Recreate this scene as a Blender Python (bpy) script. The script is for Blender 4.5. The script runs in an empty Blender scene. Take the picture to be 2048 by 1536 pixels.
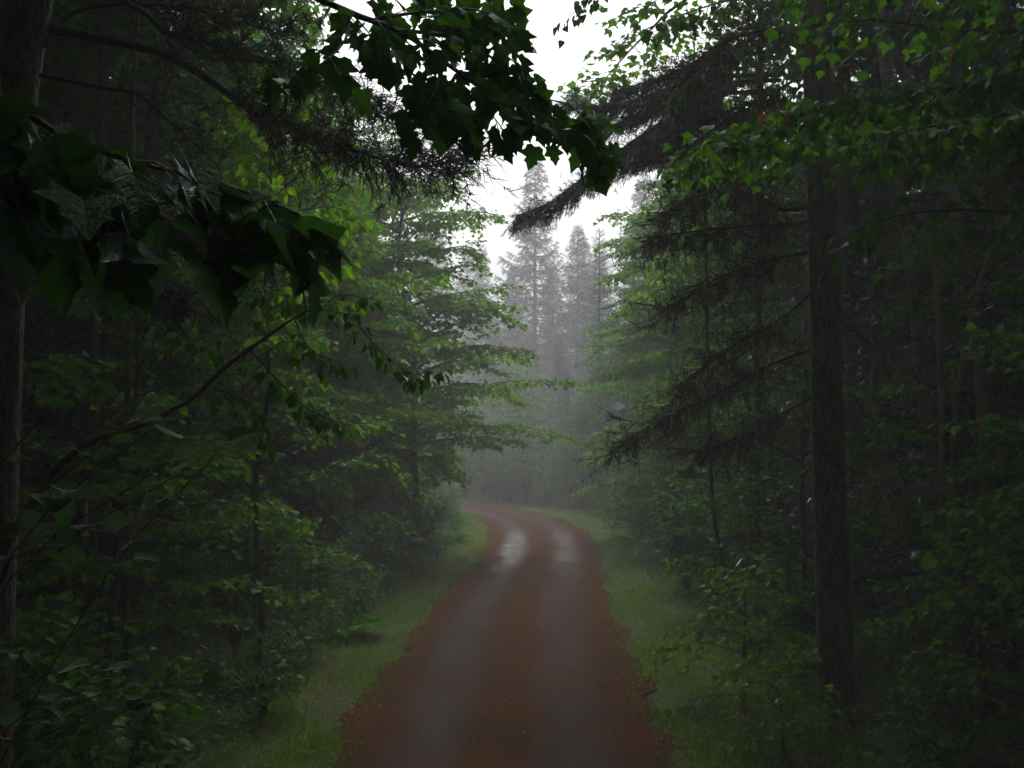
import bpy, math
import numpy as np
from mathutils import Matrix

S = bpy.context.scene
COL = S.collection

# ------------------------------------------------------------------ camera
F, CX, CY, HOR, EYE = 2000.0, 1024.0, 768.0, 890.0, 2.4   # lens and horizon in photo pixels, eye height in metres
PITCH = math.atan((HOR - CY) / F)
cam_data = bpy.data.cameras.new("camera")
cam_data.lens = 36.0 * F / 2048.0
cam_data.clip_start = 0.05
cam_data.clip_end = 600
cam = bpy.data.objects.new("camera", cam_data)
COL.objects.link(cam)
cam.location = (0, 0, EYE)
cam.rotation_euler = (math.pi / 2 + PITCH, 0, 0)
S.camera = cam

# ------------------------------------------------------------------ sky, sun, exposure
SUN_EL, SUN_AZ = math.radians(58), math.radians(6)      # azimuth measured from +Y towards +X
world = bpy.data.worlds.new("World")
S.world = world
world.use_nodes = True
wn = world.node_tree.nodes; wl = world.node_tree.links
wn.clear()
sky = wn.new("ShaderNodeTexSky"); sky.sky_type = 'NISHITA'; sky.sun_disc = False
sky.sun_elevation = SUN_EL; sky.sun_rotation = SUN_AZ
sky.air_density = 1.0; sky.dust_density = 6.0; sky.ozone_density = 1.0
hs = wn.new("ShaderNodeHueSaturation"); hs.inputs['Saturation'].default_value = 0.16
bg = wn.new("ShaderNodeBackground"); bg.inputs['Strength'].default_value = 0.15
wo = wn.new("ShaderNodeOutputWorld")
wl.new(sky.outputs[0], hs.inputs['Color']); wl.new(hs.outputs[0], bg.inputs['Color']); wl.new(bg.outputs[0], wo.inputs['Surface'])

sun_data = bpy.data.lights.new("sun", 'SUN')
sun_data.energy = 0.8; sun_data.angle = math.radians(50); sun_data.color = (1.0, 0.97, 0.93)
sun = bpy.data.objects.new("sun", sun_data); COL.objects.link(sun)
# light travels from the sun's direction downwards
sun.rotation_euler = (-(math.pi / 2 - SUN_EL), 0, -SUN_AZ)
sun.location = (0, 0, 60)

S.view_settings.view_transform = 'Standard'
S.view_settings.look = 'None'
S.view_settings.gamma = 1.0
S.view_settings.use_curve_mapping = False
S.view_settings.exposure = 0.86
cy = S.cycles
cy.use_denoising = True
cy.denoiser = 'OPENIMAGEDENOISE'
cy.max_bounces = 4; cy.diffuse_bounces = 2; cy.glossy_bounces = 1; cy.transmission_bounces = 2
cy.volume_bounces = 0; cy.transparent_max_bounces = 4
cy.caustics_reflective = False; cy.caustics_refractive = False
cy.sample_clamp_indirect = 4.0

UP = np.array([0, 0, 1.0])
def nrm(v):
    v = np.asarray(v, float)
    return v / np.maximum(np.linalg.norm(v, axis=-1, keepdims=True), 1e-9)
_cp, _sp = math.cos(PITCH), math.sin(PITCH)
def P(px, py, d):
    """world point that lies d metres ahead (along Y)"""
    a, b = (px - CX) / F, (CY - py) / F
    y, z = _cp - b * _sp, _sp + b * _cp
    return np.array([a / y * d, d, EYE + z / y * d])
def PP(lst):
    return [P(*q) for q in lst]
def proj(p):
    p = np.atleast_2d(p)
    y = p[:, 1] * _cp + (p[:, 2] - EYE) * _sp
    z = -p[:, 1] * _sp + (p[:, 2] - EYE) * _cp
    y = np.where(np.abs(y) < 1e-3, 1e-3, y)
    return CX + F * p[:, 0] / y, CY - F * z / y, y

# ------------------------------------------------------------------ materials
def new_mat(name):
    m = bpy.data.materials.new(name); m.use_nodes = True
    m.node_tree.nodes.clear()
    return m, m.node_tree.nodes, m.node_tree.links
def rgb(n, c):
    x = n.new("ShaderNodeRGB"); x.outputs[0].default_value = (*c, 1); return x.outputs[0]
def mixc(n, l, fac, a, b, mode='MIX'):
    x = n.new("ShaderNodeMix"); x.data_type = 'RGBA'; x.blend_type = mode
    for s, v in ((0, fac), (6, a), (7, b)):
        if hasattr(v, 'is_linked'): l.new(v, x.inputs[s])
        elif isinstance(v, (int, float)): x.inputs[s].default_value = v
        else: x.inputs[s].default_value = (*v, 1)
    return x.outputs[2]
def math_(n, l, op, a, b=0.0, c=None, clamp=False):
    x = n.new("ShaderNodeMath"); x.operation = op; x.use_clamp = clamp
    for i, v in enumerate((a, b, c)):
        if v is None: continue
        if hasattr(v, 'is_linked'): l.new(v, x.inputs[i])
        else: x.inputs[i].default_value = v
    return x.outputs[0]
def noise(n, l, scale, detail=3, vec=None, rough=0.5):
    x = n.new("ShaderNodeTexNoise"); x.inputs['Scale'].default_value = scale
    x.inputs['Detail'].default_value = detail; x.inputs['Roughness'].default_value = rough
    if vec is not None: l.new(vec, x.inputs['Vector'])
    return x.outputs['Fac']
def ramp(n, l, fac, stops):
    x = n.new("ShaderNodeValToRGB")
    e = x.color_ramp.elements
    while len(e) < len(stops): e.new(0.5)
    for k, (p, c) in enumerate(stops):
        e[k].position = p; e[k].color = (*c, 1) if not isinstance(c, (int, float)) else (c, c, c, 1)
    if fac is not None: l.new(fac, x.inputs[0])
    return x.outputs[0]

def leaf_mat(name, stops, transl=0.4, tr_gain=(1.5, 1.7, 0.7), gloss=0.6, rough=0.32):
    m, n, l = new_mat(name)
    geo = n.new("ShaderNodeNewGeometry"); oi = n.new("ShaderNodeObjectInfo")
    r = math_(n, l, 'FRACT', math_(n, l, 'ADD', geo.outputs['Random Per Island'], oi.outputs['Random']))
    col = ramp(n, l, r, stops)
    d = n.new("ShaderNodeBsdfDiffuse"); l.new(col, d.inputs['Color'])
    t = n.new("ShaderNodeBsdfTranslucent")
    l.new(mixc(n, l, 1.0, col, tr_gain, 'MULTIPLY'), t.inputs['Color'])
    mx = n.new("ShaderNodeMixShader"); mx.inputs[0].default_value = transl
    l.new(d.outputs[0], mx.inputs[1]); l.new(t.outputs[0], mx.inputs[2])
    g = n.new("ShaderNodeBsdfGlossy"); g.inputs['Roughness'].default_value = rough
    g.inputs['Color'].default_value = (0.85, 0.95, 1, 1)
    fr = n.new("ShaderNodeFresnel"); fr.inputs['IOR'].default_value = 1.4
    mg = n.new("ShaderNodeMixShader")
    l.new(math_(n, l, 'MULTIPLY', fr.outputs[0], gloss), mg.inputs[0])
    l.new(mx.outputs[0], mg.inputs[1]); l.new(g.outputs[0], mg.inputs[2])
    o = n.new("ShaderNodeOutputMaterial"); l.new(mg.outputs[0], o.inputs['Surface'])
    return m

def bark_mat(name, c1, c2, scale=14, stretch=0.35, bump=0.6, lichen=None):
    m, n, l = new_mat(name)
    tc = n.new("ShaderNodeTexCoord"); mp = n.new("ShaderNodeMapping")
    mp.inputs['Scale'].default_value = (1, 1, stretch); l.new(tc.outputs['Object'], mp.inputs['Vector'])
    v = n.new("ShaderNodeTexVoronoi"); v.inputs['Scale'].default_value = scale * 2.2; v.feature = 'F1'
    l.new(mp.outputs[0], v.inputs['Vector'])
    nz = noise(n, l, scale, 5, mp.outputs[0], 0.65)
    f = math_(n, l, 'ADD', math_(n, l, 'MULTIPLY', v.outputs['Distance'], 0.6), math_(n, l, 'MULTIPLY', nz, 0.6))
    col = ramp(n, l, f, [(0.3, c1), (0.75, c2)])
    if lichen:
        k = noise(n, l, 5.0, 4, tc.outputs['Object'])
        col = mixc(n, l, ramp(n, l, k, [(0.55, 0.0), (0.68, 0.7)]), col, lichen)
    d = n.new("ShaderNodeBsdfPrincipled"); l.new(col, d.inputs['Base Color']); d.inputs['Roughness'].default_value = 0.75
    b = n.new("ShaderNodeBump"); b.inputs['Strength'].default_value = bump; b.inputs['Distance'].default_value = 0.03
    l.new(f, b.inputs['Height']); l.new(b.outputs[0], d.inputs['Normal'])
    o = n.new("ShaderNodeOutputMaterial"); l.new(d.outputs[0], o.inputs['Surface'])
    return m

M = {}
G_ = dict(gloss=0.12, rough=0.27)
M['maple'] = leaf_mat("maple_leaf", [(0.0, (0.034, 0.105, 0.010)), (0.45, (0.052, 0.150, 0.012)), (0.85, (0.080, 0.195, 0.014)), (0.985, (0.095, 0.20, 0.018)), (1.0, (0.25, 0.05, 0.03))], 0.45, (1.5, 1.7, 0.5), **G_)
M['maple_light'] = leaf_mat("pale_maple_leaf", [(0.0, (0.065, 0.165, 0.010)), (0.45, (0.09, 0.215, 0.012)), (0.985, (0.125, 0.25, 0.014)), (0.995, (0.25, 0.06, 0.03)), (1.0, (0.25, 0.06, 0.03))], 0.45, (1.5, 1.6, 0.45), **G_)  # light-green maples; on near saplings the paleness also makes up for missing light
def veined(name, c1, c2, vein):
    m = leaf_mat(name, [(0.0, c1), (1.0, c2)], 0.3, (1.4, 1.7, 0.5), gloss=0.30, rough=0.34)
    n = m.node_tree.nodes; l = m.node_tree.links
    tc = n.new("ShaderNodeTexCoord"); sp = n.new("ShaderNodeSeparateXYZ"); l.new(tc.outputs['Object'], sp.inputs[0])
    ay = math_(n, l, 'ABSOLUTE', sp.outputs['Y'])
    k = math_(n, l, 'SINE', math_(n, l, 'MULTIPLY', math_(n, l, 'SUBTRACT', sp.outputs['X'], math_(n, l, 'MULTIPLY', ay, 0.9)), 34.0))
    rib = math_(n, l, 'LESS_THAN', ay, 0.012)
    v = math_(n, l, 'MAXIMUM', rib, ramp(n, l, k, [(0.80, 0.0), (0.98, 1.0)]))
    mott = noise(n, l, 9.0, 4, tc.outputs['Object'], 0.6)
    h = math_(n, l, 'ADD', math_(n, l, 'MULTIPLY', v, -0.5), mott)
    bp = n.new("ShaderNodeBump"); bp.inputs['Strength'].default_value = 0.7; bp.inputs['Distance'].default_value = 0.05; l.new(h, bp.inputs['Height'])
    cr = [x for x in n if x.type == 'VALTORGB' and x.outputs[0].is_linked and any(t.to_node.type == 'BSDF_DIFFUSE' for t in x.outputs[0].links)][0]
    c = mixc(n, l, math_(n, l, 'MULTIPLY', v, 0.5), cr.outputs[0], vein)
    c = mixc(n, l, ramp(n, l, mott, [(0.35, 0.0), (0.7, 0.5)]), c, tuple(q * 0.6 for q in c1))
    for x in n:
        if x.type == 'BSDF_DIFFUSE': l.new(c, x.inputs['Color']); l.new(bp.outputs[0], x.inputs['Normal'])
        if x.type == 'BSDF_GLOSSY': l.new(bp.outputs[0], x.inputs['Normal'])
    return m
M['big_leaf'] = veined("striped_maple_leaf", (0.024, 0.085, 0.016), (0.042, 0.13, 0.022), (0.07, 0.17, 0.04))
M['broad_leaf'] = veined("veined_broad_leaf", (0.03, 0.095, 0.02), (0.05, 0.13, 0.025), (0.07, 0.17, 0.05))
M['maple_dark'] = leaf_mat("shaded_maple_leaf", [(0.0, (0.024, 0.085, 0.010)), (0.6, (0.038, 0.12, 0.012)), (1.0, (0.05, 0.15, 0.014))], 0.4, (1.5, 1.7, 0.5), **G_)  # darker copy of the maple leaf, with shade put into its green
M['yellow'] = leaf_mat("young_birch_leaf", [(0.0, (0.11, 0.24, 0.010)), (0.6, (0.15, 0.30, 0.013)), (1.0, (0.18, 0.34, 0.016))], 0.5, (1.5, 1.6, 0.5), **G_)
M['birch'] = leaf_mat("birch_leaf", [(0.0, (0.028, 0.095, 0.014)), (0.6, (0.045, 0.135, 0.017)), (1.0, (0.065, 0.17, 0.018))], 0.42, (1.5, 1.7, 0.5), gloss=0.22, rough=0.3)
M['broad'] = leaf_mat("hobblebush_leaf", [(0.0, (0.03, 0.105, 0.02)), (1.0, (0.05, 0.14, 0.024))], 0.3, (1.5, 1.7, 0.6), gloss=0.18, rough=0.35)
M['fern'] = leaf_mat("fern_leaf", [(0.0, (0.05, 0.16, 0.012)), (1.0, (0.085, 0.21, 0.016))], 0.4, (1.5, 1.7, 0.5), **G_)
M['cover'] = leaf_mat("ground_plant_leaf", [(0.0, (0.030, 0.095, 0.012)), (0.6, (0.05, 0.14, 0.014)), (1.0, (0.08, 0.175, 0.018))], 0.4, (1.5, 1.7, 0.5), **G_)
M['grass'] = leaf_mat("grass_blade", [(0.0, (0.07, 0.15, 0.010)), (0.6, (0.13, 0.23, 0.014)), (0.9, (0.19, 0.27, 0.018)), (1.0, (0.26, 0.19, 0.05))], 0.4, (1.4, 1.5, 0.5), gloss=0.03, rough=0.45)
M['needle'] = leaf_mat("spruce_needle", [(0.0, (0.018, 0.036, 0.018)), (0.6, (0.03, 0.055, 0.024)), (1.0, (0.05, 0.07, 0.03))], 0.15, (1, 1, 1), 0.5, 0.45)
M['dead_needle'] = leaf_mat("bare_spruce_twig", [(0.0, (0.04, 0.034, 0.026)), (0.6, (0.065, 0.056, 0.044)), (1.0, (0.10, 0.09, 0.07))], 0.1, (1, 1, 1), 0.3, 0.6)
M['lichen'] = leaf_mat("beard_lichen", [(0.0, (0.12, 0.13, 0.09)), (1.0, (0.22, 0.23, 0.15))], 0.4, (1, 1, 0.9), 0.1, 0.7)
M['litter'] = leaf_mat("fallen_leaf", [(0.0, (0.02, 0.010, 0.006)), (0.4, (0.07, 0.025, 0.010)), (0.7, (0.14, 0.045, 0.015)), (0.93, (0.16, 0.07, 0.025)), (1.0, (0.32, 0.25, 0.13))], 0.15, (1, 1, 1), 0.1)
M['spruce_bark'] = bark_mat("spruce_bark", (0.016, 0.013, 0.011), (0.115, 0.10, 0.088), 16, 0.45, 0.9, (0.13, 0.135, 0.11))
M['maple_bark'] = bark_mat("maple_bark", (0.035, 0.03, 0.026), (0.10, 0.09, 0.08), 12, 0.3, 0.6)
M['twig'] = bark_mat("twig_bark", (0.022, 0.018, 0.015), (0.06, 0.05, 0.042), 30, 0.5, 0.4)

def birch_bark():
    m, n, l = new_mat("birch_bark")
    tc = n.new("ShaderNodeTexCoord"); mp = n.new("ShaderNodeMapping")
    mp.inputs['Scale'].default_value = (1.2, 1.2, 9); l.new(tc.outputs['Object'], mp.inputs['Vector'])
    k = noise(n, l, 3.5, 4, mp.outputs[0], 0.6)
    big = noise(n, l, 2.0, 4, tc.outputs['Object'], 0.6)
    col = ramp(n, l, k, [(0.36, (0.05, 0.045, 0.04)), (0.44, (0.19, 0.18, 0.16)), (0.8, (0.27, 0.26, 0.235))])
    col = mixc(n, l, ramp(n, l, big, [(0.5, 0.0), (0.62, 0.85)]), col, (0.10, 0.09, 0.07))
    d = n.new("ShaderNodeBsdfPrincipled"); l.new(col, d.inputs['Base Color']); d.inputs['Roughness'].default_value = 0.6
    o = n.new("ShaderNodeOutputMaterial"); l.new(d.outputs[0], o.inputs['Surface'])
    return m
M['birch_bark'] = birch_bark()

# ------------------------------------------------------------------ mesh helpers
def mesh_np(name, verts, tris, mat, smooth=False):
    me = bpy.data.meshes.new(name)
    verts = np.asarray(verts, np.float32); tris = np.asarray(tris, np.int32)
    me.vertices.add(len(verts)); me.vertices.foreach_set('co', verts.ravel())
    me.loops.add(tris.size); me.loops.foreach_set('vertex_index', tris.ravel())
    me.polygons.add(len(tris)); me.polygons.foreach_set('loop_start', np.arange(0, tris.size, 3, dtype=np.int32))
    if smooth: me.polygons.foreach_set('use_smooth', np.ones(len(tris), bool))
    me.update(calc_edges=True)
    me.materials.append(mat)
    return me
def obj(name, me, parent=None, loc=None):
    o = bpy.data.objects.new(name, me); COL.objects.link(o)
    if parent is not None: o.parent = parent
    if loc is not None: o.location = loc
    return o
def tag(o, label=None, cat=None, group=None, kind=None):
    if label: o['label'] = label
    if cat: o['category'] = cat
    if group: o['group'] = group
    if kind: o['kind'] = kind
    return o
def thing(name, label, cat, loc=(0, 0, 0), group=None, rz=0.0, sc=1.0):
    o = bpy.data.objects.new(name, None); COL.objects.link(o)
    o.location = tuple(float(v) for v in loc); o.rotation_euler = (0, 0, rz); o.scale = (sc,) * 3
    o.empty_display_size = 0.2
    return tag(o, label, cat, group)

def resample(ctrl, n):
    c = np.asarray(ctrl, float)
    if len(c) == 2:
        t = np.linspace(0, 1, n)[:, None]; return c[0] * (1 - t) + c[1] * t
    e = np.vstack([2 * c[0] - c[1], c, 2 * c[-1] - c[-2]])
    out = []
    for u in np.linspace(0, len(c) - 1 - 1e-6, n):
        i = int(u); t = u - i
        p0, p1, p2, p3 = e[i], e[i + 1], e[i + 2], e[i + 3]
        out.append(0.5 * (2 * p1 + (p2 - p0) * t + (2 * p0 - 5 * p1 + 4 * p2 - p3) * t * t + (3 * p1 - p0 - 3 * p2 + p3) * t ** 3))
    return np.array(out)

class Wood:
    """collects tapered tubes"""
    def __init__(s): s.b = {}
    def add(s, path, r0, r1, sides=3, power=1.0):
        path = np.asarray(path, float); n = len(path)
        r = r0 + (r1 - r0) * np.linspace(0, 1, n) ** power
        s.b.setdefault((n, sides), []).append((path, r))
    def arrays(s):
        V, T, base = [], [], 0
        for (n, k), lst in s.b.items():
            p = np.array([a for a, _ in lst]); r = np.array([b for _, b in lst])
            t = nrm(np.gradient(p, axis=1))
            ref = np.where(np.abs(t[..., 2:3]) > 0.8, np.array([1.0, 0, 0]), UP)
            u = nrm(np.cross(t, ref)); v = np.cross(t, u)
            ang = np.arange(k) * 2 * math.pi / k
            ring = p[:, :, None, :] + r[:, :, None, None] * (np.cos(ang)[None, None, :, None] * u[:, :, None, :] + np.sin(ang)[None, None, :, None] * v[:, :, None, :])
            m = len(lst)
            V.append(ring.reshape(-1, 3))
            i = np.arange(n - 1)[:, None] * k; j = np.arange(k)[None, :]; j2 = (j + 1) % k
            q = np.stack([i + j, i + j2, i + k + j2, i + k + j], -1).reshape(-1, 4)
            tri = np.concatenate([q[:, [0, 1, 2]], q[:, [0, 2, 3]]])
            T.append((tri[None] + (np.arange(m) * n * k)[:, None, None] + base).reshape(-1, 3))
            base += m * n * k
        return np.concatenate(V), np.concatenate(T)
    def mesh(s, name, mat, org=(0, 0, 0)):
        v, t = s.arrays()
        return mesh_np(name, v - np.asarray(org), t, mat, True)

class Leaves:
    """collects leaf placements: position, direction, normal, size"""
    def __init__(s): s.p = []; s.d = []; s.n = []; s.s = []
    def add(s, p, d, n, sz):
        p = np.atleast_2d(p); k = len(p)
        s.p.append(p); s.d.append(np.broadcast_to(d, (k, 3))); s.n.append(np.broadcast_to(n, (k, 3)))
        s.s.append(np.broadcast_to(np.asarray(sz, float), (k,)))
    def done(s):
        p = np.concatenate(s.p); d = nrm(np.concatenate(s.d)); n = np.concatenate(s.n); z = np.concatenate(s.s)
        n = n - (n * d).sum(1, keepdims=True) * d
        bad = np.linalg.norm(n, axis=1) < 1e-3
        n[bad] = np.cross(d[bad], np.array([0.3, 0.9, 0.1]))
        return p, d, nrm(n), z
def leaf_arrays(tpl, p, d, n, z):
    tv, tf = tpl
    b = np.cross(n, d)
    v = p[:, None, :] + z[:, None, None] * (tv[None, :, 0:1] * d[:, None, :] + tv[None, :, 1:2] * b[:, None, :] + tv[None, :, 2:3] * n[:, None, :])
    f = tf[None] + (np.arange(len(p)) * len(tv))[:, None, None]
    return v.reshape(-1, 3), f.reshape(-1, 3)

def leaf_tpl(half, rib, tris, fold=0.18, droop=0.25, curl=0.0, petiole=0.0, wob=0.0, seed=0):
    """half outline (x along, y sideways), mirrored about the midrib"""
    rg = np.random.default_rng(seed)
    V, Tt = [], []
    h = np.array(half, float); rb = np.array([(x, 0) for x in rib], float)
    for sgn in (1, -1):
        o = len(V)
        pts = np.vstack([rb, h * [1, 1]])
        for x, y in pts:
            yy = y * sgn
            z = fold * abs(y) - droop * max(x, 0) ** 2 * 0.6 - curl * y * y + (rg.normal() * wob if y else 0)
            V.append((x, yy, z))
        for a in tris:
            a = a if sgn > 0 else a[::-1]
            Tt.append([o + q for q in a])
    if petiole:
        o = len(V); w = 0.012
        V += [(-petiole, 0, 0.03), (0, w, 0), (0, -w, 0)]
        Tt.append([o, o + 1, o + 2])
    return np.array(V), np.array(Tt)
# maple: rib 0..3, outline 4..11
MH = [(-0.08, 0.16), (0.03, 0.36), (0.20, 0.37), (0.44, 0.60), (0.49, 0.43), (0.53, 0.25), (0.69, 0.31), (0.75, 0.19)]
MR = [0, 0.33, 0.62, 1.0]
MT = [(0, 5, 4), (0, 6, 5), (0, 1, 6), (1, 7, 6), (1, 8, 7), (1, 9, 8), (1, 2, 9), (2, 10, 9), (2, 11, 10), (2, 3, 11)]
MAPLE = [leaf_tpl(MH, MR, MT, 0.16 + 0.07 * k, 0.22 + 0.12 * k, 0.1, 0.45, 0.025, k) for k in range(4)]
ML = leaf_tpl([(0.02, 0.34), (0.44, 0.52), (0.54, 0.22)], [0, 0.5, 1.0], [(0, 4, 3), (0, 1, 4), (1, 5, 4), (1, 2, 5)], 0.2, 0.3, 0.0, 0.0, 0.02, 1)
OH = [(-0.04, 0.16), (0.10, 0.36), (0.30, 0.42), (0.62, 0.27)]
OT = [(0, 4, 3), (0, 5, 4), (0, 1, 5), (1, 6, 5), (1, 2, 6)]
OVATE = [leaf_tpl(OH, [0, 0.4, 1.0], OT, 0.15 + 0.12 * k, 0.2 + 0.15 * k, 0.0, 0.45, 0.02, 10 + k) for k in range(3)]
HEART = [leaf_tpl([(-0.12, 0.2), (0.0, 0.44), (0.3, 0.56), (0.62, 0.42), (0.85, 0.18)], [0, 0.4, 1.0],
         [(0, 4, 3), (0, 5, 4), (0, 1, 5), (1, 6, 5), (1, 7, 6), (1, 2, 7)], 0.12 + 0.1 * k, 0.2 + 0.2 * k, 0.1, 0.2, 0.03, 20 + k) for k in range(3)]
SMALL = leaf_tpl([(0.4, 0.36)], [0, 1.0], [(0, 1, 2)], 0.25, 0.2)
NEEDLE = (np.array([(0, -0.055, 0), (0, 0.055, 0), (1, 0, 0)]), np.array([[0, 1, 2]]))
BLADE = (np.array([(0, -0.035, 0), (0, 0.035, 0), (0.6, 0.025, -0.06), (0.6, -0.025, -0.06), (1, 0, -0.25)]), np.array([[0, 1, 2], [0, 2, 3], [3, 2, 4]]))

def rvec(rg, k, s=1.0): return rg.normal(size=(k, 3)) * s

def leaves_on(L, path, rg, size, step, droop, spread=0.85, scatter=0.03, nup=1.0, start=0.1):
    seg = np.linalg.norm(np.diff(path, axis=0), axis=1); cum = np.concatenate([[0], np.cumsum(seg)])
    n = max(2, int(cum[-1] / step))
    s = np.linspace(start * cum[-1], cum[-1], n)
    pos = np.stack([np.interp(s, cum, path[:, i]) for i in range(3)], 1)
    T = nrm(path[-1] - path[0]); Sd = np.cross(T, UP)
    Sd = nrm(Sd) if np.linalg.norm(Sd) > 0.05 else np.array([1.0, 0, 0])
    p = np.concatenate([pos, pos]); sg = np.concatenate([np.ones(n), -np.ones(n)])[:, None]
    k = 2 * n
    d = nrm(T * 0.55 + sg * Sd * spread - UP * droop + rvec(rg, k, 0.28))
    d[n - 1] = nrm(T - UP * droop * 0.7)
    nn = UP * nup + rvec(rg, k, 0.33)
    z = size * rg.uniform(0.65, 1.15, k)
    L.add(p + d * (z[:, None] * 0.4) + rvec(rg, k, scatter), d, nn, z)

def limb(W, L, ctrl, r0, r1, rg, twig=0.6, tstep=0.16, size=0.08, lstep=0.06, droop=0.3, start=0.25,
         ang=55, tdroop=0.25, sides=5, lift=0.0, nres=10, scatter=0.03, sub=0.0, spread=0.85):
    path = resample(ctrl, nres)
    W.add(path, r0, r1, sides)
    seg = np.linalg.norm(np.diff(path, axis=0), axis=1); cum = np.concatenate([[0], np.cumsum(seg)]); tot = cum[-1]
    s = start * tot; sg = 1
    while s < tot:
        p = np.array([np.interp(s, cum, path[:, i]) for i in range(3)])
        q = np.array([np.interp(min(s + 0.05 * tot, tot + 1), cum, path[:, i]) for i in range(3)])
        i = min(np.searchsorted(cum, s), len(path) - 1)
        T = nrm(path[i] - path[i - 1]) if i else nrm(path[1] - path[0])
        Sd = np.cross(T, UP); Sd = nrm(Sd) if np.linalg.norm(Sd) > 0.1 else nrm(rg.normal(size=3) * [1, 1, 0])
        a = math.radians(ang + rg.normal() * 12)
        td = nrm(T * math.cos(a) + sg * Sd * math.sin(a) + UP * (lift + rg.normal() * 0.14))
        f = (s / tot - start) / (1 - start + 1e-6)
        l = twig * rg.uniform(0.55, 1.1) * (1 - 0.55 * f)
        t = np.linspace(0, 1, 3)[:, None]
        tp = p + td * l * t - UP * (tdroop * l) * t * t + rvec(rg, 3, 0.015 * l) * t
        W.add(tp, min(0.35 * r0, 0.004 + 0.004 * l), 0.0016, 3)
        leaves_on(L, tp, rg, size, lstep, droop, scatter=scatter, spread=spread)
        if sub and l > 0.25:
            for ss in (1, -1):
                if rg.random() < sub:
                    k = rg.uniform(0.3, 0.7); b0 = p + td * l * k - UP * tdroop * l * k * k
                    S2 = nrm(np.cross(td, UP)); d2 = nrm(td * 0.6 + ss * S2 * 0.8 + UP * rg.normal() * 0.15)
                    tp2 = b0 + d2 * (0.45 * l) * t - UP * (tdroop * 0.4 * l) * t * t
                    W.add(tp2, 0.004, 0.0014, 3); leaves_on(L, tp2, rg, size, lstep, droop, scatter=scatter, spread=spread)
        s += tstep * rg.uniform(0.6, 1.4); sg = -sg
    leaves_on(L, path[-3:], rg, size, lstep, droop, scatter=scatter, spread=spread)
    return path

def broadleaf(seed, H, r0, cb, R, nl, twig, tstep, size, lstep, droop=0.3, rise=0.35, sag=0.35, lean=0.0, sub=0.4, top=0.35, low=0.8):
    """layered broadleaf tree at the origin"""
    rg = np.random.default_rng(seed); W = Wood(); L = Leaves()
    n = 9; z = np.linspace(0, H, n); w = np.cumsum(rg.normal(size=(n, 2)) * 0.028 * H / 3, 0); w -= w[0]
    tr = np.column_stack([w[:, 0] + lean * z, w[:, 1], z]); tr[0, 2] -= 0.15
    W.add(resample(tr, 16), r0, r0 * 0.12, 8)
    az = rg.uniform(0, 6.28)
    for i in range(nl):
        f = (i + rg.uniform(0, 0.8)) / nl
        t = cb + (0.98 - cb) * f
        p = np.array([np.interp(t * H, z, tr[:, k]) for k in range(3)])
        az += 2.4 + rg.normal() * 0.35
        prof = (low + (1 - low) * min(f / 0.35, 1)) * (1 - (1 - top) * max(0, (f - 0.35) / 0.65))
        l = R * prof * rg.uniform(0.75, 1.15)
        e = rise + 0.7 * f * rise + rg.normal() * 0.1
        h = np.array([math.cos(az), math.sin(az), 0])
        tt = np.linspace(0, 1, 5)[:, None]
        c = p + h * l * tt + UP * (l * e) * tt - UP * (l * sag) * tt ** 2 + rvec(rg, 5, 0.04 * l) * tt
        limb(W, L, c, r0 * 0.32 * (0.5 + 0.5 * prof), 0.004, rg, twig * (0.6 + 0.4 * prof), tstep, size, lstep, droop, 0.18, sub=sub, nres=8, sides=4)
    leaves_on(L, resample(tr[-3:], 5), rg, size, lstep, droop)
    return W, L.done()

def spruce(seed, H, r0, cb, R, step, blet, bstep, nsize, nstep, dead=False, top=0.08, sag=0.45):
    rg = np.random.default_rng(seed); W = Wood(); N = Leaves()
    n = 8; z = np.linspace(-0.15, H, n); w = np.cumsum(rg.normal(size=(n, 2)) * 0.02, 0); w -= w[0]
    tr = np.column_stack([w, z]); W.add(resample(tr, 14), r0, 0.01, 9)
    zz = cb * H; az = 0
    while zz < H - 0.15:
        f = (zz / H - cb) / (1 - cb)
        for b in range(rg.integers(4, 7)):
            az += 1.2 + rg.normal() * 0.3
            l = R * (1 - (1 - top) * f ** 1.1) * rg.uniform(0.6, 1.15)
            p = np.array([np.interp(zz, z, tr[:, 0]), np.interp(zz, z, tr[:, 1]), zz + rg.normal() * 0.06])
            h = np.array([math.cos(az), math.sin(az), 0]); tt = np.linspace(0, 1, 6)[:, None]
            c = p + h * l * tt + UP * l * (0.12 - sag * 1.3 * (1 - f)) * tt + UP * l * sag * 0.75 * tt ** 2.2
            spruce_bough(W, N, c, 0.012 + 0.012 * l, rg, blet * (0.5 + 0.5 * (1 - f)), bstep, nsize, nstep)
        zz += step * (1 - 0.45 * f) * rg.uniform(0.7, 1.3)
    return W, N.done()
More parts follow.
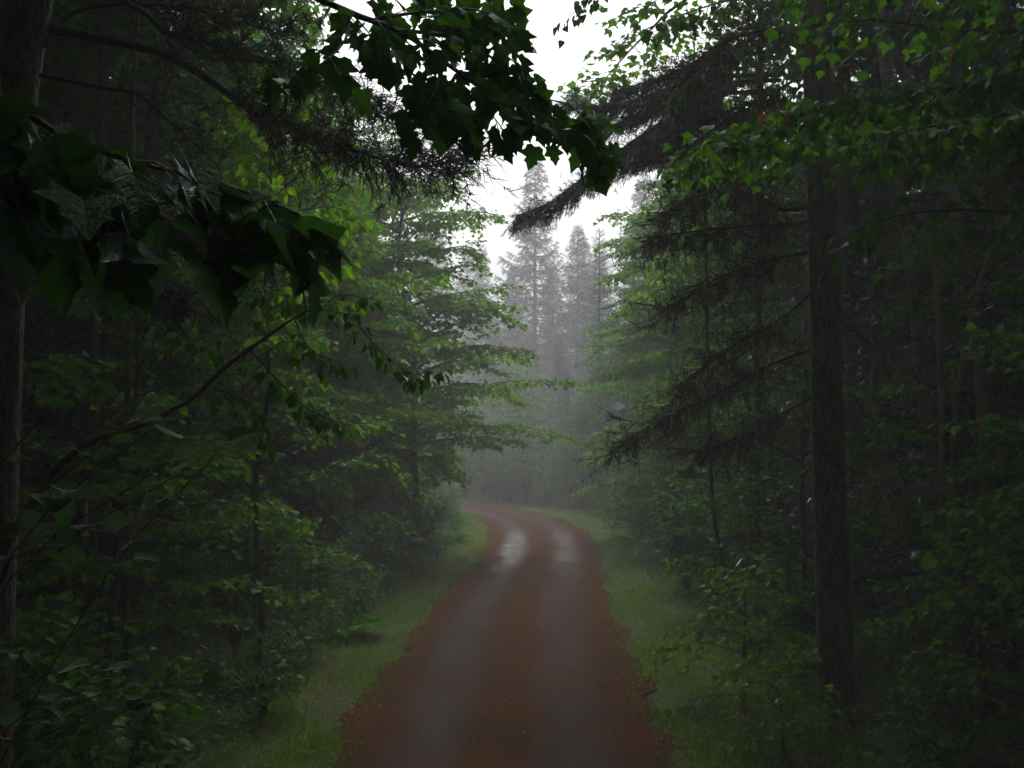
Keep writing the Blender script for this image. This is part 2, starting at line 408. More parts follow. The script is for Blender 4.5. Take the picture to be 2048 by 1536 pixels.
def spruce_bough(W, N, ctrl, r0, rg, blet, bstep, nsize, nstep, hang=0.55, start=0.18, sides=4):
    path = resample(ctrl, 7); W.add(path, r0, 0.003, sides)
    seg = np.linalg.norm(np.diff(path, axis=0), axis=1); cum = np.concatenate([[0], np.cumsum(seg)]); tot = cum[-1]
    s = start * tot; sg = 1
    while s < tot:
        p = np.array([np.interp(s, cum, path[:, i]) for i in range(3)])
        i = min(max(np.searchsorted(cum, s), 1), len(path) - 1); T = nrm(path[i] - path[i - 1])
        Sd = nrm(np.cross(T, UP) + 1e-6)
        d = nrm(T * 0.6 + sg * Sd * rg.uniform(0.4, 1.0) - UP * hang * rg.uniform(0.2, 1.3))
        l = blet * rg.uniform(0.5, 1.15) * (1.05 - 0.65 * s / tot)
        t = np.array([[0.0], [1.0]]); tp = p + d * l * t - UP * 0.3 * l * t * t
        W.add(tp, 0.004, 0.0015, 3)
        k = max(3, int(l / nstep)); u = rg.random(k)[:, None]
        pos = p + d * l * u - UP * 0.3 * l * u * u
        nd = nrm(d * 0.7 + rvec(rg, k, 0.5) - UP * 0.1)
        N.add(pos, nd, rvec(rg, k), nsize * rg.uniform(0.7, 1.3, k))
        s += bstep * rg.uniform(0.6, 1.4); sg = -sg
    k = max(4, int(0.3 * tot / nstep)); u = 1 - 0.3 * rg.random(k)
    pos = np.stack([np.interp(u * tot, cum, path[:, i]) for i in range(3)], 1)
    N.add(pos, nrm(nrm(path[-1] - path[-2]) + rvec(rg, k, 0.5)), rvec(rg, k), nsize)

def build_plant(name, label, cat, loc, W, Ld, tpls, mat, wood_mat, n_leaf=300, lo=None, group=None, wood_name='trunk', crown='crown', leaf='leaf'):
    """a plant whose largest-looking leaves are parts of their own; the rest is one crown part"""
    loc = np.asarray(loc, float)
    root = thing(name, label, cat, loc, group)
    obj(wood_name, W.mesh(name + "_" + wood_name, wood_mat, loc), root)
    p, d, n, z = Ld
    x, y, dep = proj(p)
    ok = (x > -40) & (x < 2088) & (y > -40) & (y < 1576) & (dep > 0.5)
    score = np.where(ok, z / np.maximum(dep, 0.3), 0)
    pick = np.argsort(-score)[:n_leaf]; pick = pick[score[pick] > 0]
    rest = np.ones(len(p), bool); rest[pick] = False
    metas = [mesh_np(name + "_" + leaf, t[0], t[1], mat) for t in tpls]
    b = np.cross(n, d)
    for j, i in enumerate(pick):
        o = obj(leaf, metas[j % len(metas)], root)
        q = p[i] - loc; s = z[i]
        o.matrix_local = Matrix(((d[i, 0] * s, b[i, 0] * s, n[i, 0] * s, q[0]), (d[i, 1] * s, b[i, 1] * s, n[i, 1] * s, q[1]), (d[i, 2] * s, b[i, 2] * s, n[i, 2] * s, q[2]), (0, 0, 0, 1)))
    if rest.any():
        t = lo or tpls[0]
        v, f = leaf_arrays(t, p[rest] - loc, d[rest], n[rest], z[rest])
        c = obj(crown, mesh_np(name + "_" + crown, v, f, mat), root); c['kind'] = 'stuff'
    return root

class Proto:
    def __init__(s, key, W, Ld, tpl, mat, wood_mat):
        s.w = W.mesh(key + "_trunk", wood_mat)
        v, f = leaf_arrays(tpl, *Ld); s.c = mesh_np(key + "_crown", v, f, mat)
    def place(s, name, label, cat, x, y, z=0.0, rz=0.0, sc=1.0, group=None, wood='trunk', crown='crown'):
        r = thing(name, label, cat, (x, y, z), group, rz, sc)
        obj(wood, s.w, r); c = obj(crown, s.c, r)
        return r

# ------------------------------------------------------------------ ground and road
ROADC = resample([(0, -14, 0), (0, -4, 0), (0, 2, 0), (-0.06, 8, 0), (-0.02, 11, 0), (0.15, 15, 0), (0.5, 20, 0), (0.70, 25, 0), (0.55, 30, 0),
                  (-0.3, 35, 0), (-2.3, 39.3, 0), (-5.5, 42.2, 0), (-10, 44.2, 0), (-18, 46, 0), (-30, 47, 0)], 220)
def road_dist(x, y):
    """distance to the centre line and the index of the nearest point"""
    q = np.stack([np.ravel(x), np.ravel(y)], 1); best = np.full(len(q), 1e9); idx = np.zeros(len(q), int)
    for i in range(0, len(q), 20000):
        dd = ((q[i:i + 20000, None, :] - ROADC[None, :, :2]) ** 2).sum(2)
        idx[i:i + 20000] = dd.argmin(1); best[i:i + 20000] = np.sqrt(dd.min(1))
    return best, idx
_tan = nrm(np.gradient(ROADC, axis=0)); _nor = np.stack([_tan[:, 1], -_tan[:, 0], 0 * _tan[:, 0]], 1)   # to the right of travel
_len = np.concatenate([[0], np.cumsum(np.linalg.norm(np.diff(ROADC, axis=0), axis=1))])
def ground_z(x, y):
    x = np.asarray(x, float); y = np.asarray(y, float)
    d, _ = road_dist(x, y); d = d.reshape(x.shape)
    k = np.clip((d - 2.0) / 4.0, 0, 1)
    return -0.03 + k * (0.12 * np.sin(x * 0.9 + 1.3) * np.cos(y * 0.7) + 0.10 * np.sin(x * 0.33 + y * 0.41) + 0.22) + 0.06 * np.clip((d - 1.15) / 0.6, 0, 1)

def ground_mat():
    m, n, l = new_mat("forest_floor")
    tc = n.new("ShaderNodeTexCoord"); g = tc.outputs['Object']
    a = noise(n, l, 1.3, 6, g, 0.65); b = noise(n, l, 18, 5, g, 0.7); c = noise(n, l, 70, 3, g, 0.7)
    base = ramp(n, l, b, [(0.25, (0.030, 0.018, 0.010)), (0.55, (0.075, 0.035, 0.016)), (0.8, (0.12, 0.055, 0.022))])
    moss = ramp(n, l, c, [(0.3, (0.022, 0.045, 0.010)), (0.7, (0.055, 0.095, 0.018))])
    col = mixc(n, l, ramp(n, l, a, [(0.38, 0.0), (0.56, 1.0)]), base, moss)
    d = n.new("ShaderNodeBsdfPrincipled"); l.new(col, d.inputs['Base Color']); d.inputs['Roughness'].default_value = 0.85
    bp = n.new("ShaderNodeBump"); bp.inputs['Strength'].default_value = 0.8; bp.inputs['Distance'].default_value = 0.05
    l.new(math_(n, l, 'ADD', b, c), bp.inputs['Height']); l.new(bp.outputs[0], d.inputs['Normal'])
    o = n.new("ShaderNodeOutputMaterial"); l.new(d.outputs[0], o.inputs['Surface'])
    return m
def grid_sheet(name, xs, ys, zf, mat):
    X, Y = np.meshgrid(xs, ys); Z = zf(X, Y)
    v = np.stack([X, Y, Z], -1).reshape(-1, 3); nx = len(xs)
    i = (np.arange(len(ys) - 1)[:, None] * nx + np.arange(nx - 1)[None]).ravel()
    t = np.concatenate([np.stack([i, i + 1, i + nx + 1], 1), np.stack([i, i + nx + 1, i + nx], 1)])
    return obj(name, mesh_np(name, v, t, mat, True))
gx = np.unique(np.concatenate([np.linspace(-110, -16, 24), np.linspace(-16, 16, 110), np.linspace(16, 110, 24)]))
gy = np.unique(np.concatenate([np.linspace(-60, -6, 12), np.linspace(-6, 56, 160), np.linspace(56, 150, 24)]))
tag(grid_sheet("ground", gx, gy, ground_z, ground_mat()), kind='structure')

def road_mat():
    m, n, l = new_mat("needle_strewn_road")
    uv = n.new("ShaderNodeUVMap"); uv.uv_map = "road"; sp = n.new("ShaderNodeSeparateXYZ"); l.new(uv.outputs[0], sp.inputs[0])
    mp = n.new("ShaderNodeMapping"); mp.inputs['Scale'].default_value = (1.0, 0.45, 1); l.new(uv.outputs[0], mp.inputs[0])
    w = noise(n, l, 1.6, 5, mp.outputs[0], 0.65)
    u = math_(n, l, 'ADD', sp.outputs['X'], math_(n, l, 'MULTIPLY', math_(n, l, 'SUBTRACT', w, 0.5), 0.55))
    off = math_(n, l, 'SUBTRACT', math_(n, l, 'ABSOLUTE', u), 0.60)
    dist = math_(n, l, 'ABSOLUTE', off)
    track = ramp(n, l, math_(n, l, 'MULTIPLY', dist, 2.0), [(0.22, 1.0), (0.78, 0.0)])
    fine = noise(n, l, 38, 5, uv.outputs[0], 0.8); mid = noise(n, l, 6, 5, uv.outputs[0], 0.7); gr = noise(n, l, 90, 3, uv.outputs[0], 0.7)
    brk = ramp(n, l, mid, [(0.42, 0.0), (0.62, 1.0)])
    litter = ramp(n, l, fine, [(0.32, (0.018, 0.009, 0.005)), (0.5, (0.070, 0.023, 0.008)), (0.68, (0.165, 0.048, 0.014))])
    mossy = ramp(n, l, fine, [(0.34, (0.012, 0.009, 0.004)), (0.5, (0.035, 0.022, 0.009)), (0.68, (0.075, 0.046, 0.018))])
    big = ramp(n, l, noise(n, l, 1.1, 5, uv.outputs[0], 0.6), [(0.38, 0.2), (0.56, 1.0)])
    litter = mixc(n, l, math_(n, l, 'MULTIPLY', math_(n, l, 'ADD', math_(n, l, 'MULTIPLY', brk, 0.4), 0.6), big), litter, mossy)
    tar = ramp(n, l, gr, [(0.32, (0.014, 0.013, 0.014)), (0.52, (0.036, 0.033, 0.036)), (0.68, (0.085, 0.080, 0.084))])
    patch = ramp(n, l, math_(n, l, 'ADD', math_(n, l, 'MULTIPLY', w, 0.5), math_(n, l, 'MULTIPLY', mid, 0.5)), [(0.36, 0.15), (0.58, 0.95)])
    sidew = ramp(n, l, sp.outputs['X'], [(0.0, 1.0), (0.45, 0.7)])
    fac = math_(n, l, 'MULTIPLY', math_(n, l, 'MULTIPLY', track, patch), sidew)
    col = mixc(n, l, fac, litter, tar)
    d = n.new("ShaderNodeBsdfPrincipled"); l.new(col, d.inputs['Base Color'])
    wet = ramp(n, l, noise(n, l, 0.7, 4, mp.outputs[0]), [(0.4, 0.8), (0.62, 0.6)])
    vv = math_(n, l, 'ADD', sp.outputs['Y'], math_(n, l, 'MULTIPLY', w, 5.0))
    pool = ramp(n, l, math_(n, l, 'DIVIDE', math_(n, l, 'ABSOLUTE', math_(n, l, 'SUBTRACT', vv, 40.0)), 10.0), [(0.25, 1.0), (0.62, 0.0)])
    wet = mixc(n, l, math_(n, l, 'MULTIPLY', pool, 0.9), wet, (0.26, 0.26, 0.26))
    l.new(math_(n, l, 'ADD', 0.03, math_(n, l, 'MULTIPLY', fac, math_(n, l, 'ADD', 0.02, math_(n, l, 'MULTIPLY', pool, 0.14)))), d.inputs['Specular IOR Level'])
    rr = n.new("ShaderNodeMix"); rr.data_type = 'FLOAT'; l.new(fac, rr.inputs[0]); rr.inputs[2].default_value = 0.9; l.new(wet, rr.inputs[3])
    l.new(rr.outputs[0], d.inputs['Roughness'])
    bp = n.new("ShaderNodeBump"); bp.inputs['Strength'].default_value = 0.5; bp.inputs['Distance'].default_value = 0.012
    l.new(math_(n, l, 'ADD', fine, gr), bp.inputs['Height']); l.new(bp.outputs[0], d.inputs['Normal'])
    o = n.new("ShaderNodeOutputMaterial"); l.new(d.outputs[0], o.inputs['Surface'])
    return m
rg0 = np.random.default_rng(5)
lat = np.linspace(-1, 1, 15)
wob = np.convolve(rg0.normal(size=len(ROADC) * 2 + 10), np.ones(5) / 5, 'same')
RV, RU = [], []
for i in range(len(ROADC)):
    for a in lat:
        hw = 1.34 + 0.12 * (wob[i] if a > 0 else wob[i + len(ROADC)]) + 0.06 * rg0.normal()
        o_ = a * hw
        q = ROADC[i] + _nor[i] * o_
        RV.append((q[0], q[1], 0.022 + 0.02 * (1 - a * a) - 0.012 * math.exp(-((abs(o_) - 0.6) / 0.25) ** 2))); RU.append((o_, _len[i]))
nx = len(lat); i = (np.arange(len(ROADC) - 1)[:, None] * nx + np.arange(nx - 1)[None]).ravel()
RT = np.concatenate([np.stack([i, i + 1, i + nx + 1], 1), np.stack([i, i + nx + 1, i + nx], 1)])
rme = mesh_np("road", RV, RT, road_mat(), True)
ul = rme.uv_layers.new(name="road"); ul.data.foreach_set('uv', np.asarray(RU, np.float32)[RT.ravel()].ravel())
tag(obj("road", rme), kind='structure')

# ------------------------------------------------------------------ prototypes shared by the trees of the wood
PR = {}
PR['maple_tall'] = Proto("tall_maple", *broadleaf(11, 11.5, 0.13, 0.12, 3.1, 64, 1.0, 0.16, 0.125, 0.08, sub=0.85, top=0.55), ML, M['maple'], M['maple_bark'])
PR['maple_mid'] = Proto("maple", *broadleaf(12, 8.0, 0.09, 0.07, 2.6, 62, 0.9, 0.15, 0.115, 0.075, sub=0.8, top=0.62, low=0.9), ML, M['maple_light'], M['maple_bark'])
PR['maple_over'] = Proto("spreading_maple", *broadleaf(17, 8.6, 0.11, 0.24, 3.2, 60, 0.95, 0.15, 0.115, 0.075, sub=0.8, top=0.55, low=0.95, rise=0.3, sag=0.3), ML, M['maple_light'], M['maple_bark'])
PR['maple_low'] = Proto("small_maple", *broadleaf(13, 4.6, 0.045, 0.05, 1.8, 40, 0.65, 0.14, 0.10, 0.075, sub=0.5), ML, M['maple'], M['maple_bark'])
PR['birch'] = Proto("birch", *broadleaf(14, 11.0, 0.085, 0.18, 2.4, 58, 0.85, 0.15, 0.09, 0.07, droop=0.8, rise=0.6, sag=0.55, sub=0.7), OVATE[0], M['birch'], M['birch_bark'])
PR['birch_thin'] = Proto("thin_birch", *broadleaf(15, 8.5, 0.06, 0.2, 1.9, 42, 0.65, 0.15, 0.08, 0.07, droop=0.8, rise=0.7, sag=0.6, sub=0.5), OVATE[1], M['yellow'], M['birch_bark'])
PR['spruce_tall'] = Proto("tall_spruce", *spruce(21, 17.0, 0.19, 0.05, 3.1, 0.34, 0.75, 0.07, 0.12, 0.014), NEEDLE, M['needle'], M['spruce_bark'])
PR['spruce_mid'] = Proto("spruce", *spruce(22, 12.0, 0.15, 0.05, 2.4, 0.32, 0.6, 0.065, 0.08, 0.016), NEEDLE, M['needle'], M['spruce_bark'])
PR['spruce_low'] = Proto("young_spruce", *spruce(23, 4.2, 0.06, 0.03, 1.5, 0.18, 0.42, 0.05, 0.055, 0.012, sag=0.25), NEEDLE, M['needle'], M['spruce_bark'])
PR['spruce_far'] = Proto("far_spruce", *spruce(24, 17.0, 0.2, 0.03, 3.9, 0.42, 1.0, 0.10, 0.18, 0.013, top=0.03, sag=0.5), NEEDLE, M['needle'], M['spruce_bark'])
PR['spruce_far_b'] = Proto("narrow_far_spruce", *spruce(25, 15.0, 0.18, 0.03, 2.9, 0.40, 0.85, 0.09, 0.17, 0.013, top=0.03, sag=0.6), NEEDLE, M['needle'], M['spruce_bark'])
PR['canopy'] = Proto("canopy_maple", *broadleaf(16, 13.0, 0.17, 0.52, 4.3, 46, 1.2, 0.17, 0.135, 0.085, sub=0.9, rise=0.3, top=0.5, low=0.9), ML, M['maple'], M['maple_bark'])  # high-crowned maple shaped to block skylight above the near road

def gz(x, y): return float(ground_z(np.array([x]), np.array([y]))[0])
rgT = np.random.default_rng(77)
def put(key, name, label, cat, x, y, sc=1.0, group=None, rz=None):
    return PR[key].place(name, label, cat, x, y, gz(x, y), rgT.uniform(0, 6.28) if rz is None else rz, sc, group)

# trees that frame the view down the road: hand-set
put('maple_over', 'maple_tree', 'rounded maple leaning its layered sprays over the road on the inside of the bend', 'tree', -2.1, 21.5, 0.95, rz=1.1)
put('maple_mid', 'maple_tree', 'bushy maple growing just before the big inside-bend maple, left of the road', 'tree', -3.5, 16.8, 0.95, rz=2.7)
put('maple_tall', 'maple_tree', 'tall pale maple rising behind the inside-bend maple', 'tree', -4.6, 25.0, 0.9, rz=0.4)
put('maple_low', 'maple_tree', 'small maple with low sprays above the inner verge of the bend', 'tree', -3.2, 27.5, 1.1, rz=4.0)
put('spruce_low', 'young_spruce', 'dark young spruce under the maples on the inside of the bend', 'tree', -2.5, 18.0, 0.75)
put('spruce_low', 'young_spruce', 'dark low spruce at the left verge before the puddles', 'tree', -2.7, 15.3, 0.6)
put('spruce_low', 'young_spruce', 'shadowy young spruce deeper behind the left verge spruces', 'tree', -3.6, 19.5, 1.0)
put('maple_mid', 'maple_tree', 'misty maple reaching over the outer verge of the bend', 'tree', 4.0, 24.0, 1.0, rz=2.0)
put('maple_mid', 'maple_tree', 'leafy maple between the lichen-hung spruce and the misty outer-bend maple', 'tree', 4.6, 18.5, 0.95, rz=0.2)
put('maple_low', 'maple_tree', 'small maple bowing low over the right verge beside the puddles', 'tree', 3.5, 20.5, 0.95, rz=5.0)
put('maple_low', 'maple_tree', 'pale small maple at the right verge where the road starts to bend', 'tree', 4.3, 29.0, 1.1, rz=0.9)
put('birch', 'birch_tree', 'slender birch rising behind the outer-bend maple', 'tree', 5.8, 27.0, 0.9)

# the wood on both sides
GL, GR_, GF = 'trees of the wood left of the road', 'trees of the wood right of the road', 'fog-grey spruces beyond the bend'
LBL = {'maple_tall': ('maple_tree', 'tall maple in the wood {s} of the road'), 'maple_mid': ('maple_tree', 'mid-height maple in the wood {s} of the road'),
       'birch': ('birch_tree', 'tall birch in the wood {s} of the road'), 'birch_thin': ('birch_tree', 'thin yellow-green birch in the wood {s} of the road'),
       'spruce_tall': ('spruce_tree', 'tall dark spruce in the wood {s} of the road'), 'spruce_mid': ('spruce_tree', 'mid-height dark spruce in the wood {s} of the road'),
       'maple_low': ('maple_tree', 'small understorey maple in the wood {s} of the road')}
placed = []
def try_wood(side, kinds, n, y0, y1, d0, d1, gap, seed):
    rg = np.random.default_rng(seed); k = 0; tries = 0
    while k < n and tries < 4000:
        tries += 1
        y = rg.uniform(y0, y1); d = rg.uniform(d0, d1)
        i = int(np.argmin(np.abs(ROADC[:170, 1] - y))); x = ROADC[i, 0] + side * d
        if road_dist(np.array([x]), np.array([y]))[0][0] < d0 * 0.9: continue
        if any((x - a) ** 2 + (y - b) ** 2 < gap * gap for a, b in placed): continue
        key = kinds[rg.integers(len(kinds))]; nm, lb = LBL[key]; s = 'left' if side < 0 else 'right'
        put(key, nm, lb.format(s=s) + (', deep behind the front trees' if d0 > 8 else ', near the saplings' if y < 16 else ', near the bend maples' if y < 26 else ', at the bend'), 'tree', x, y, rg.uniform(0.85, 1.12), GL if side < 0 else GR_)
        placed.append((x, y)); k += 1
try_wood(-1, ['maple_tall', 'maple_tall', 'birch', 'spruce_mid', 'maple_mid', 'birch_thin'], 20, 8, 34, 5.6, 10, 1.9, 1)
try_wood(-1, ['maple_tall', 'spruce_tall', 'birch', 'spruce_mid'], 18, 8, 46, 9, 18, 2.4, 2)
try_wood(1, ['spruce_mid', 'maple_tall', 'spruce_tall', 'birch', 'maple_mid'], 22, 10, 40, 5.0, 9.5, 1.9, 3)
try_wood(1, ['maple_tall', 'spruce_tall', 'birch', 'spruce_mid'], 18, 8, 48, 9, 18, 2.4, 4)
rgF = np.random.default_rng(9)
for x, y, k_ in ((-6.2, 30.5, 'maple_tall'), (6.6, 31.5, 'maple_tall'), (-7.0, 35.5, 'spruce_mid'), (7.2, 35.0, 'maple_tall'), (-5.6, 37.6, 'maple_mid')):  # trees added so that their crowns shade the fog at the bend
    put(k_, LBL[k_][0], LBL[k_][1].format(s='left' if x < 0 else 'right').replace('in the wood', 'added to shade the bend'), 'tree', x, y, 1.05, 'trees added to shade the bend')
FAR = [(1.25, 52, 1.08, 'spruce_far'), (-1.9, 60, 1.0, 'spruce_far_b'), (3.3, 49, .80, 'spruce_far'), (4.9, 55, .92, 'spruce_far_b'), (-4.8, 57, 1.05, 'spruce_far'), (0.0, 66, .85, 'spruce_far'), (6.9, 51, 1.0, 'spruce_far'),
       (2.6, 63, .95, 'spruce_far_b'), (-8.2, 56, 1.0, 'spruce_far'), (9.7, 46, .95, 'spruce_far'), (6.4, 43, .8, 'spruce_far_b'), (-3.2, 70, 1.0, 'spruce_far'), (11, 56, 1.05, 'spruce_far'), (-11.5, 53, 1.0, 'spruce_far_b'),
       (5.2, 70, 1.05, 'spruce_far'), (8.7, 39, .8, 'spruce_far'), (-1.0, 50.5, .55, 'spruce_far'), (2.3, 47.5, .5, 'spruce_far_b'), (-3.6, 52, .62, 'spruce_far_b')]
for x, y, s_, k_ in FAR:
    if y > 48: x, y, s_ = x * 1.2, y * 1.22, s_ * 1.14
    put(k_, 'spruce_tree', 'fog-grey tall spruce standing beyond the bend of the road', 'tree', x, y, s_, GF)
for x, y in ((0.8, 46.5), (3.4, 44.5), (-2.2, 48.0), (5.6, 40.5), (6.0, 36.0), (5.2, 33.0), (-6.0, 49.5)):
    put('maple_low', 'maple_tree', 'fog-grey small maple on the outer verge of the bend', 'tree', x, y, rgF.uniform(0.9, 1.2), 'small maples round the outside of the bend')
# the wood farther off, one mass
def far_wood():
    rg = np.random.default_rng(19); pts = []
    for q in range(60000):
        x = rg.uniform(-44, 44); y = rg.uniform(-30, 92)
        if -17 < x < 17 and -3 < y < 50: continue
        if abs(x) < 14 and 50 <= y < 90: continue
        if abs(x) < 3.0 and y < 0: continue
        if any((x - a) ** 2 + (y - b) ** 2 < 3.1 ** 2 for a, b in pts): continue
        if abs(x) < 8 and -8 < y < 2: continue
        pts.append((x, y))
        if len(pts) > 620: break
    pts = np.array(pts)
    me = bpy.data.meshes.new('far_wood'); me.from_pydata([(x, y, 0.2) for x, y in pts], [], [])
    o = obj('far_wood', me)
    tag(o, 'dim mass of trees deep in the fog all around', 'wood', None, 'stuff')
    g = bpy.data.node_groups.new('far_wood', 'GeometryNodeTree')
    g.interface.new_socket('Geometry', in_out='INPUT', socket_type='NodeSocketGeometry'); g.interface.new_socket('Geometry', in_out='OUTPUT', socket_type='NodeSocketGeometry')
    n = g.nodes; l = g.links; gi = n.new('NodeGroupInput'); go = n.new('NodeGroupOutput'); jn = n.new('GeometryNodeJoinGeometry')
    idx = n.new('GeometryNodeInputIndex')
    for k, key in enumerate(('maple_tall', 'spruce_mid')):
        md = n.new('ShaderNodeMath'); md.operation = 'MODULO'; md.inputs[1].default_value = 2; l.new(idx.outputs[0], md.inputs[0])
        cmp_ = n.new('FunctionNodeCompare'); cmp_.data_type = 'FLOAT'; cmp_.operation = 'EQUAL'; l.new(md.outputs[0], cmp_.inputs[0]); cmp_.inputs[1].default_value = k; cmp_.inputs['Epsilon'].default_value = 0.1
        for me_ in (PR[key].w, PR[key].c):
            src = bpy.data.objects.new('far_wood_source', me_)
            oi = n.new('GeometryNodeObjectInfo'); oi.inputs['Object'].default_value = src; oi.inputs['As Instance'].default_value = True
            ip = n.new('GeometryNodeInstanceOnPoints'); l.new(gi.outputs[0], ip.inputs['Points']); l.new(oi.outputs['Geometry'], ip.inputs['Instance']); l.new(cmp_.outputs[0], ip.inputs['Selection'])
            rv = n.new('FunctionNodeRandomValue'); rv.data_type = 'FLOAT_VECTOR'; rv.inputs[0].default_value = (0, 0, 0); rv.inputs[1].default_value = (0, 0, 6.28); rv.inputs['Seed'].default_value = 4
            l.new(rv.outputs[0], ip.inputs['Rotation'])
            l.new(ip.outputs[0], jn.inputs[0])
    l.new(jn.outputs[0], go.inputs[0])
    md = o.modifiers.new('far_wood', 'NODES'); md.node_group = g
far_wood()
# maples added beside and behind the viewpoint, mostly unseen, to darken the near ground
for x, y, sc_ in ((-3.9, 0.6, 1.0), (3.6, 0.4, 1.05), (-4.4, 6.6, 1.05), (7.7, 5.8, 1.0), (-5.3, 9.6, 1.15), (-7.6, 13.2, 1.2), (4.7, 13.8, 1.25), (7.4, 10.8, 1.1), (-1.2, -2.6, 1.1), (1.5, -1.4, 1.05), (-2.6, 3.4, 1.15), (1.6, -7.0, 1.1), (-3.8, -5.2, 1.0), (3.9, -4.2, 1.0), (-7.6, 3.2, 1.0), (8.2, 3.4, 1.0), (0.0, -10.5, 1.0), (-8.4, -3.4, 1), (8.4, -3, 1), (-8.8, 8.6, 1.05), (8.9, 8.8, 1.05)):
    put('canopy', 'maple_tree', 'tall maple added to shade the near road, arching high from the ' + ('left' if x < 0 else 'right'), 'tree', x, y, sc_, 'maples added to shade the near road')
for x, y, k in ((-5.6, 3.4, 'maple_mid'), (5.8, 4.4, 'maple_mid'), (-6.5, 7.2, 'spruce_mid'), (6.9, 7.6, 'spruce_mid'), (5.2, 11.4, 'spruce_mid'), (5.9, 9.0, 'spruce_mid'), (5.3, 14.2, 'spruce_mid'), (7.4, 12.2, 'spruce_mid'), (-7.4, 11.4, 'spruce_mid')):
    nm, lb = LBL[k]
    put(k, nm, lb.format(s='left' if x < 0 else 'right') + ', close to the verge', 'tree', x, y, 1.0, 'trees close to the near verge')

# ------------------------------------------------------------------ near trees with leaves of their own
def near_broadleaf(name, label, x, y, tpls, mat, n_leaf, args, lo=None, cat='tree', bark='maple_bark', group=None):
    W, Ld = broadleaf(**args); b = np.array([x, y, gz(x, y)])
    for lst in W.b.values():
        for j, (p, r) in enumerate(lst): lst[j] = (p + b, r)
    return build_plant(name, label, cat, b, W, (Ld[0] + b, *Ld[1:]), tpls, M[mat], M[bark], n_leaf, lo, group)

near_broadleaf('maple_sapling', 'maple sapling with layered sprays behind the large heart-leaved shrub, left of the road', -3.7, 9.3, [ML], 'maple_light', 300, dict(seed=31, H=4.6, r0=0.05, cb=0.06, R=1.75, nl=30, twig=0.6, tstep=0.14, size=0.085, lstep=0.07, sub=0.4), ML)
near_broadleaf('maple_sapling', 'fuller maple sapling hanging over the left verge halfway to the puddles', -3.2, 12.3, [ML], 'maple_light', 300, dict(seed=32, H=5.2, r0=0.055, cb=0.06, R=1.8, nl=32, twig=0.65, tstep=0.15, size=0.085, lstep=0.07, sub=0.4), ML)
near_broadleaf('birch_sapling', 'young birch with bright yellow-green leaves showing below the bare spruce bough', -2.5, 10.0, [OVATE[1]], 'yellow', 300, dict(seed=33, H=5.9, r0=0.04, cb=0.55, R=0.95, nl=26, twig=0.42, tstep=0.13, size=0.12, lstep=0.09, droop=0.9, rise=0.6), OVATE[1], bark='twig')
near_broadleaf('maple_sapling', 'bright knee-high maple sapling at the foot of the big spruce trunk', 2.02, 9.0, [ML, MAPLE[1]], 'maple_light', 300, dict(seed=34, H=1.35, r0=0.02, cb=0.1, R=0.75, nl=18, twig=0.32, tstep=0.09, size=0.075, lstep=0.07, sub=0.2), ML)
near_broadleaf('maple_seedling', 'bright little maple seedlings on the verge just before the big spruce trunk', 2.05, 7.7, [ML, MAPLE[1]], 'maple_light', 250, dict(seed=41, H=0.8, r0=0.012, cb=0.1, R=0.55, nl=16, twig=0.26, tstep=0.08, size=0.065, lstep=0.06, sub=0.2), ML)
near_broadleaf('maple_sapling', 'waist-high maple sapling to the right of the big spruce trunk', 3.5, 7.6, [ML, MAPLE[1]], 'maple_light', 300, dict(seed=35, H=1.9, r0=0.025, cb=0.25, R=0.85, nl=16, twig=0.36, tstep=0.11, size=0.085, lstep=0.08, sub=0.2), ML)
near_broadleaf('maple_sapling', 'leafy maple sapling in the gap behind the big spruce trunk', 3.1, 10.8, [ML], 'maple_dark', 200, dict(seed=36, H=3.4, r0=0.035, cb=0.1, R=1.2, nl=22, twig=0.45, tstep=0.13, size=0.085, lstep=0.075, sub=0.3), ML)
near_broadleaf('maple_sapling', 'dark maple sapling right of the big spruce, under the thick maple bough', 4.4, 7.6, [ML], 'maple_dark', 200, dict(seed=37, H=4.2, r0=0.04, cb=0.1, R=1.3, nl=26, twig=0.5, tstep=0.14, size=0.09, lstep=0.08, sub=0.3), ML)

near_broadleaf('maple_sapling', 'tall thin maple sapling with flat sprays at the dark right edge', 3.75, 6.3, [ML, MAPLE[1]], 'maple', 200, dict(seed=38, H=3.7, r0=0.03, cb=0.22, R=1.0, nl=22, twig=0.42, tstep=0.12, size=0.09, lstep=0.075, sub=0.3), ML)
near_broadleaf('maple_sapling', 'leafy young maple filling the space between the pale birch trunks', 4.7, 9.6, [ML], 'maple', 200, dict(seed=39, H=5.2, r0=0.05, cb=0.1, R=1.7, nl=36, twig=0.6, tstep=0.14, size=0.095, lstep=0.075, sub=0.4), ML)
near_broadleaf('maple_sapling', 'low spreading maple under the drooping spruce boughs beside the right verge', 3.3, 13.6, [ML], 'maple', 200, dict(seed=40, H=3.0, r0=0.04, cb=0.08, R=1.4, nl=28, twig=0.5, tstep=0.13, size=0.09, lstep=0.075, sub=0.4), ML)

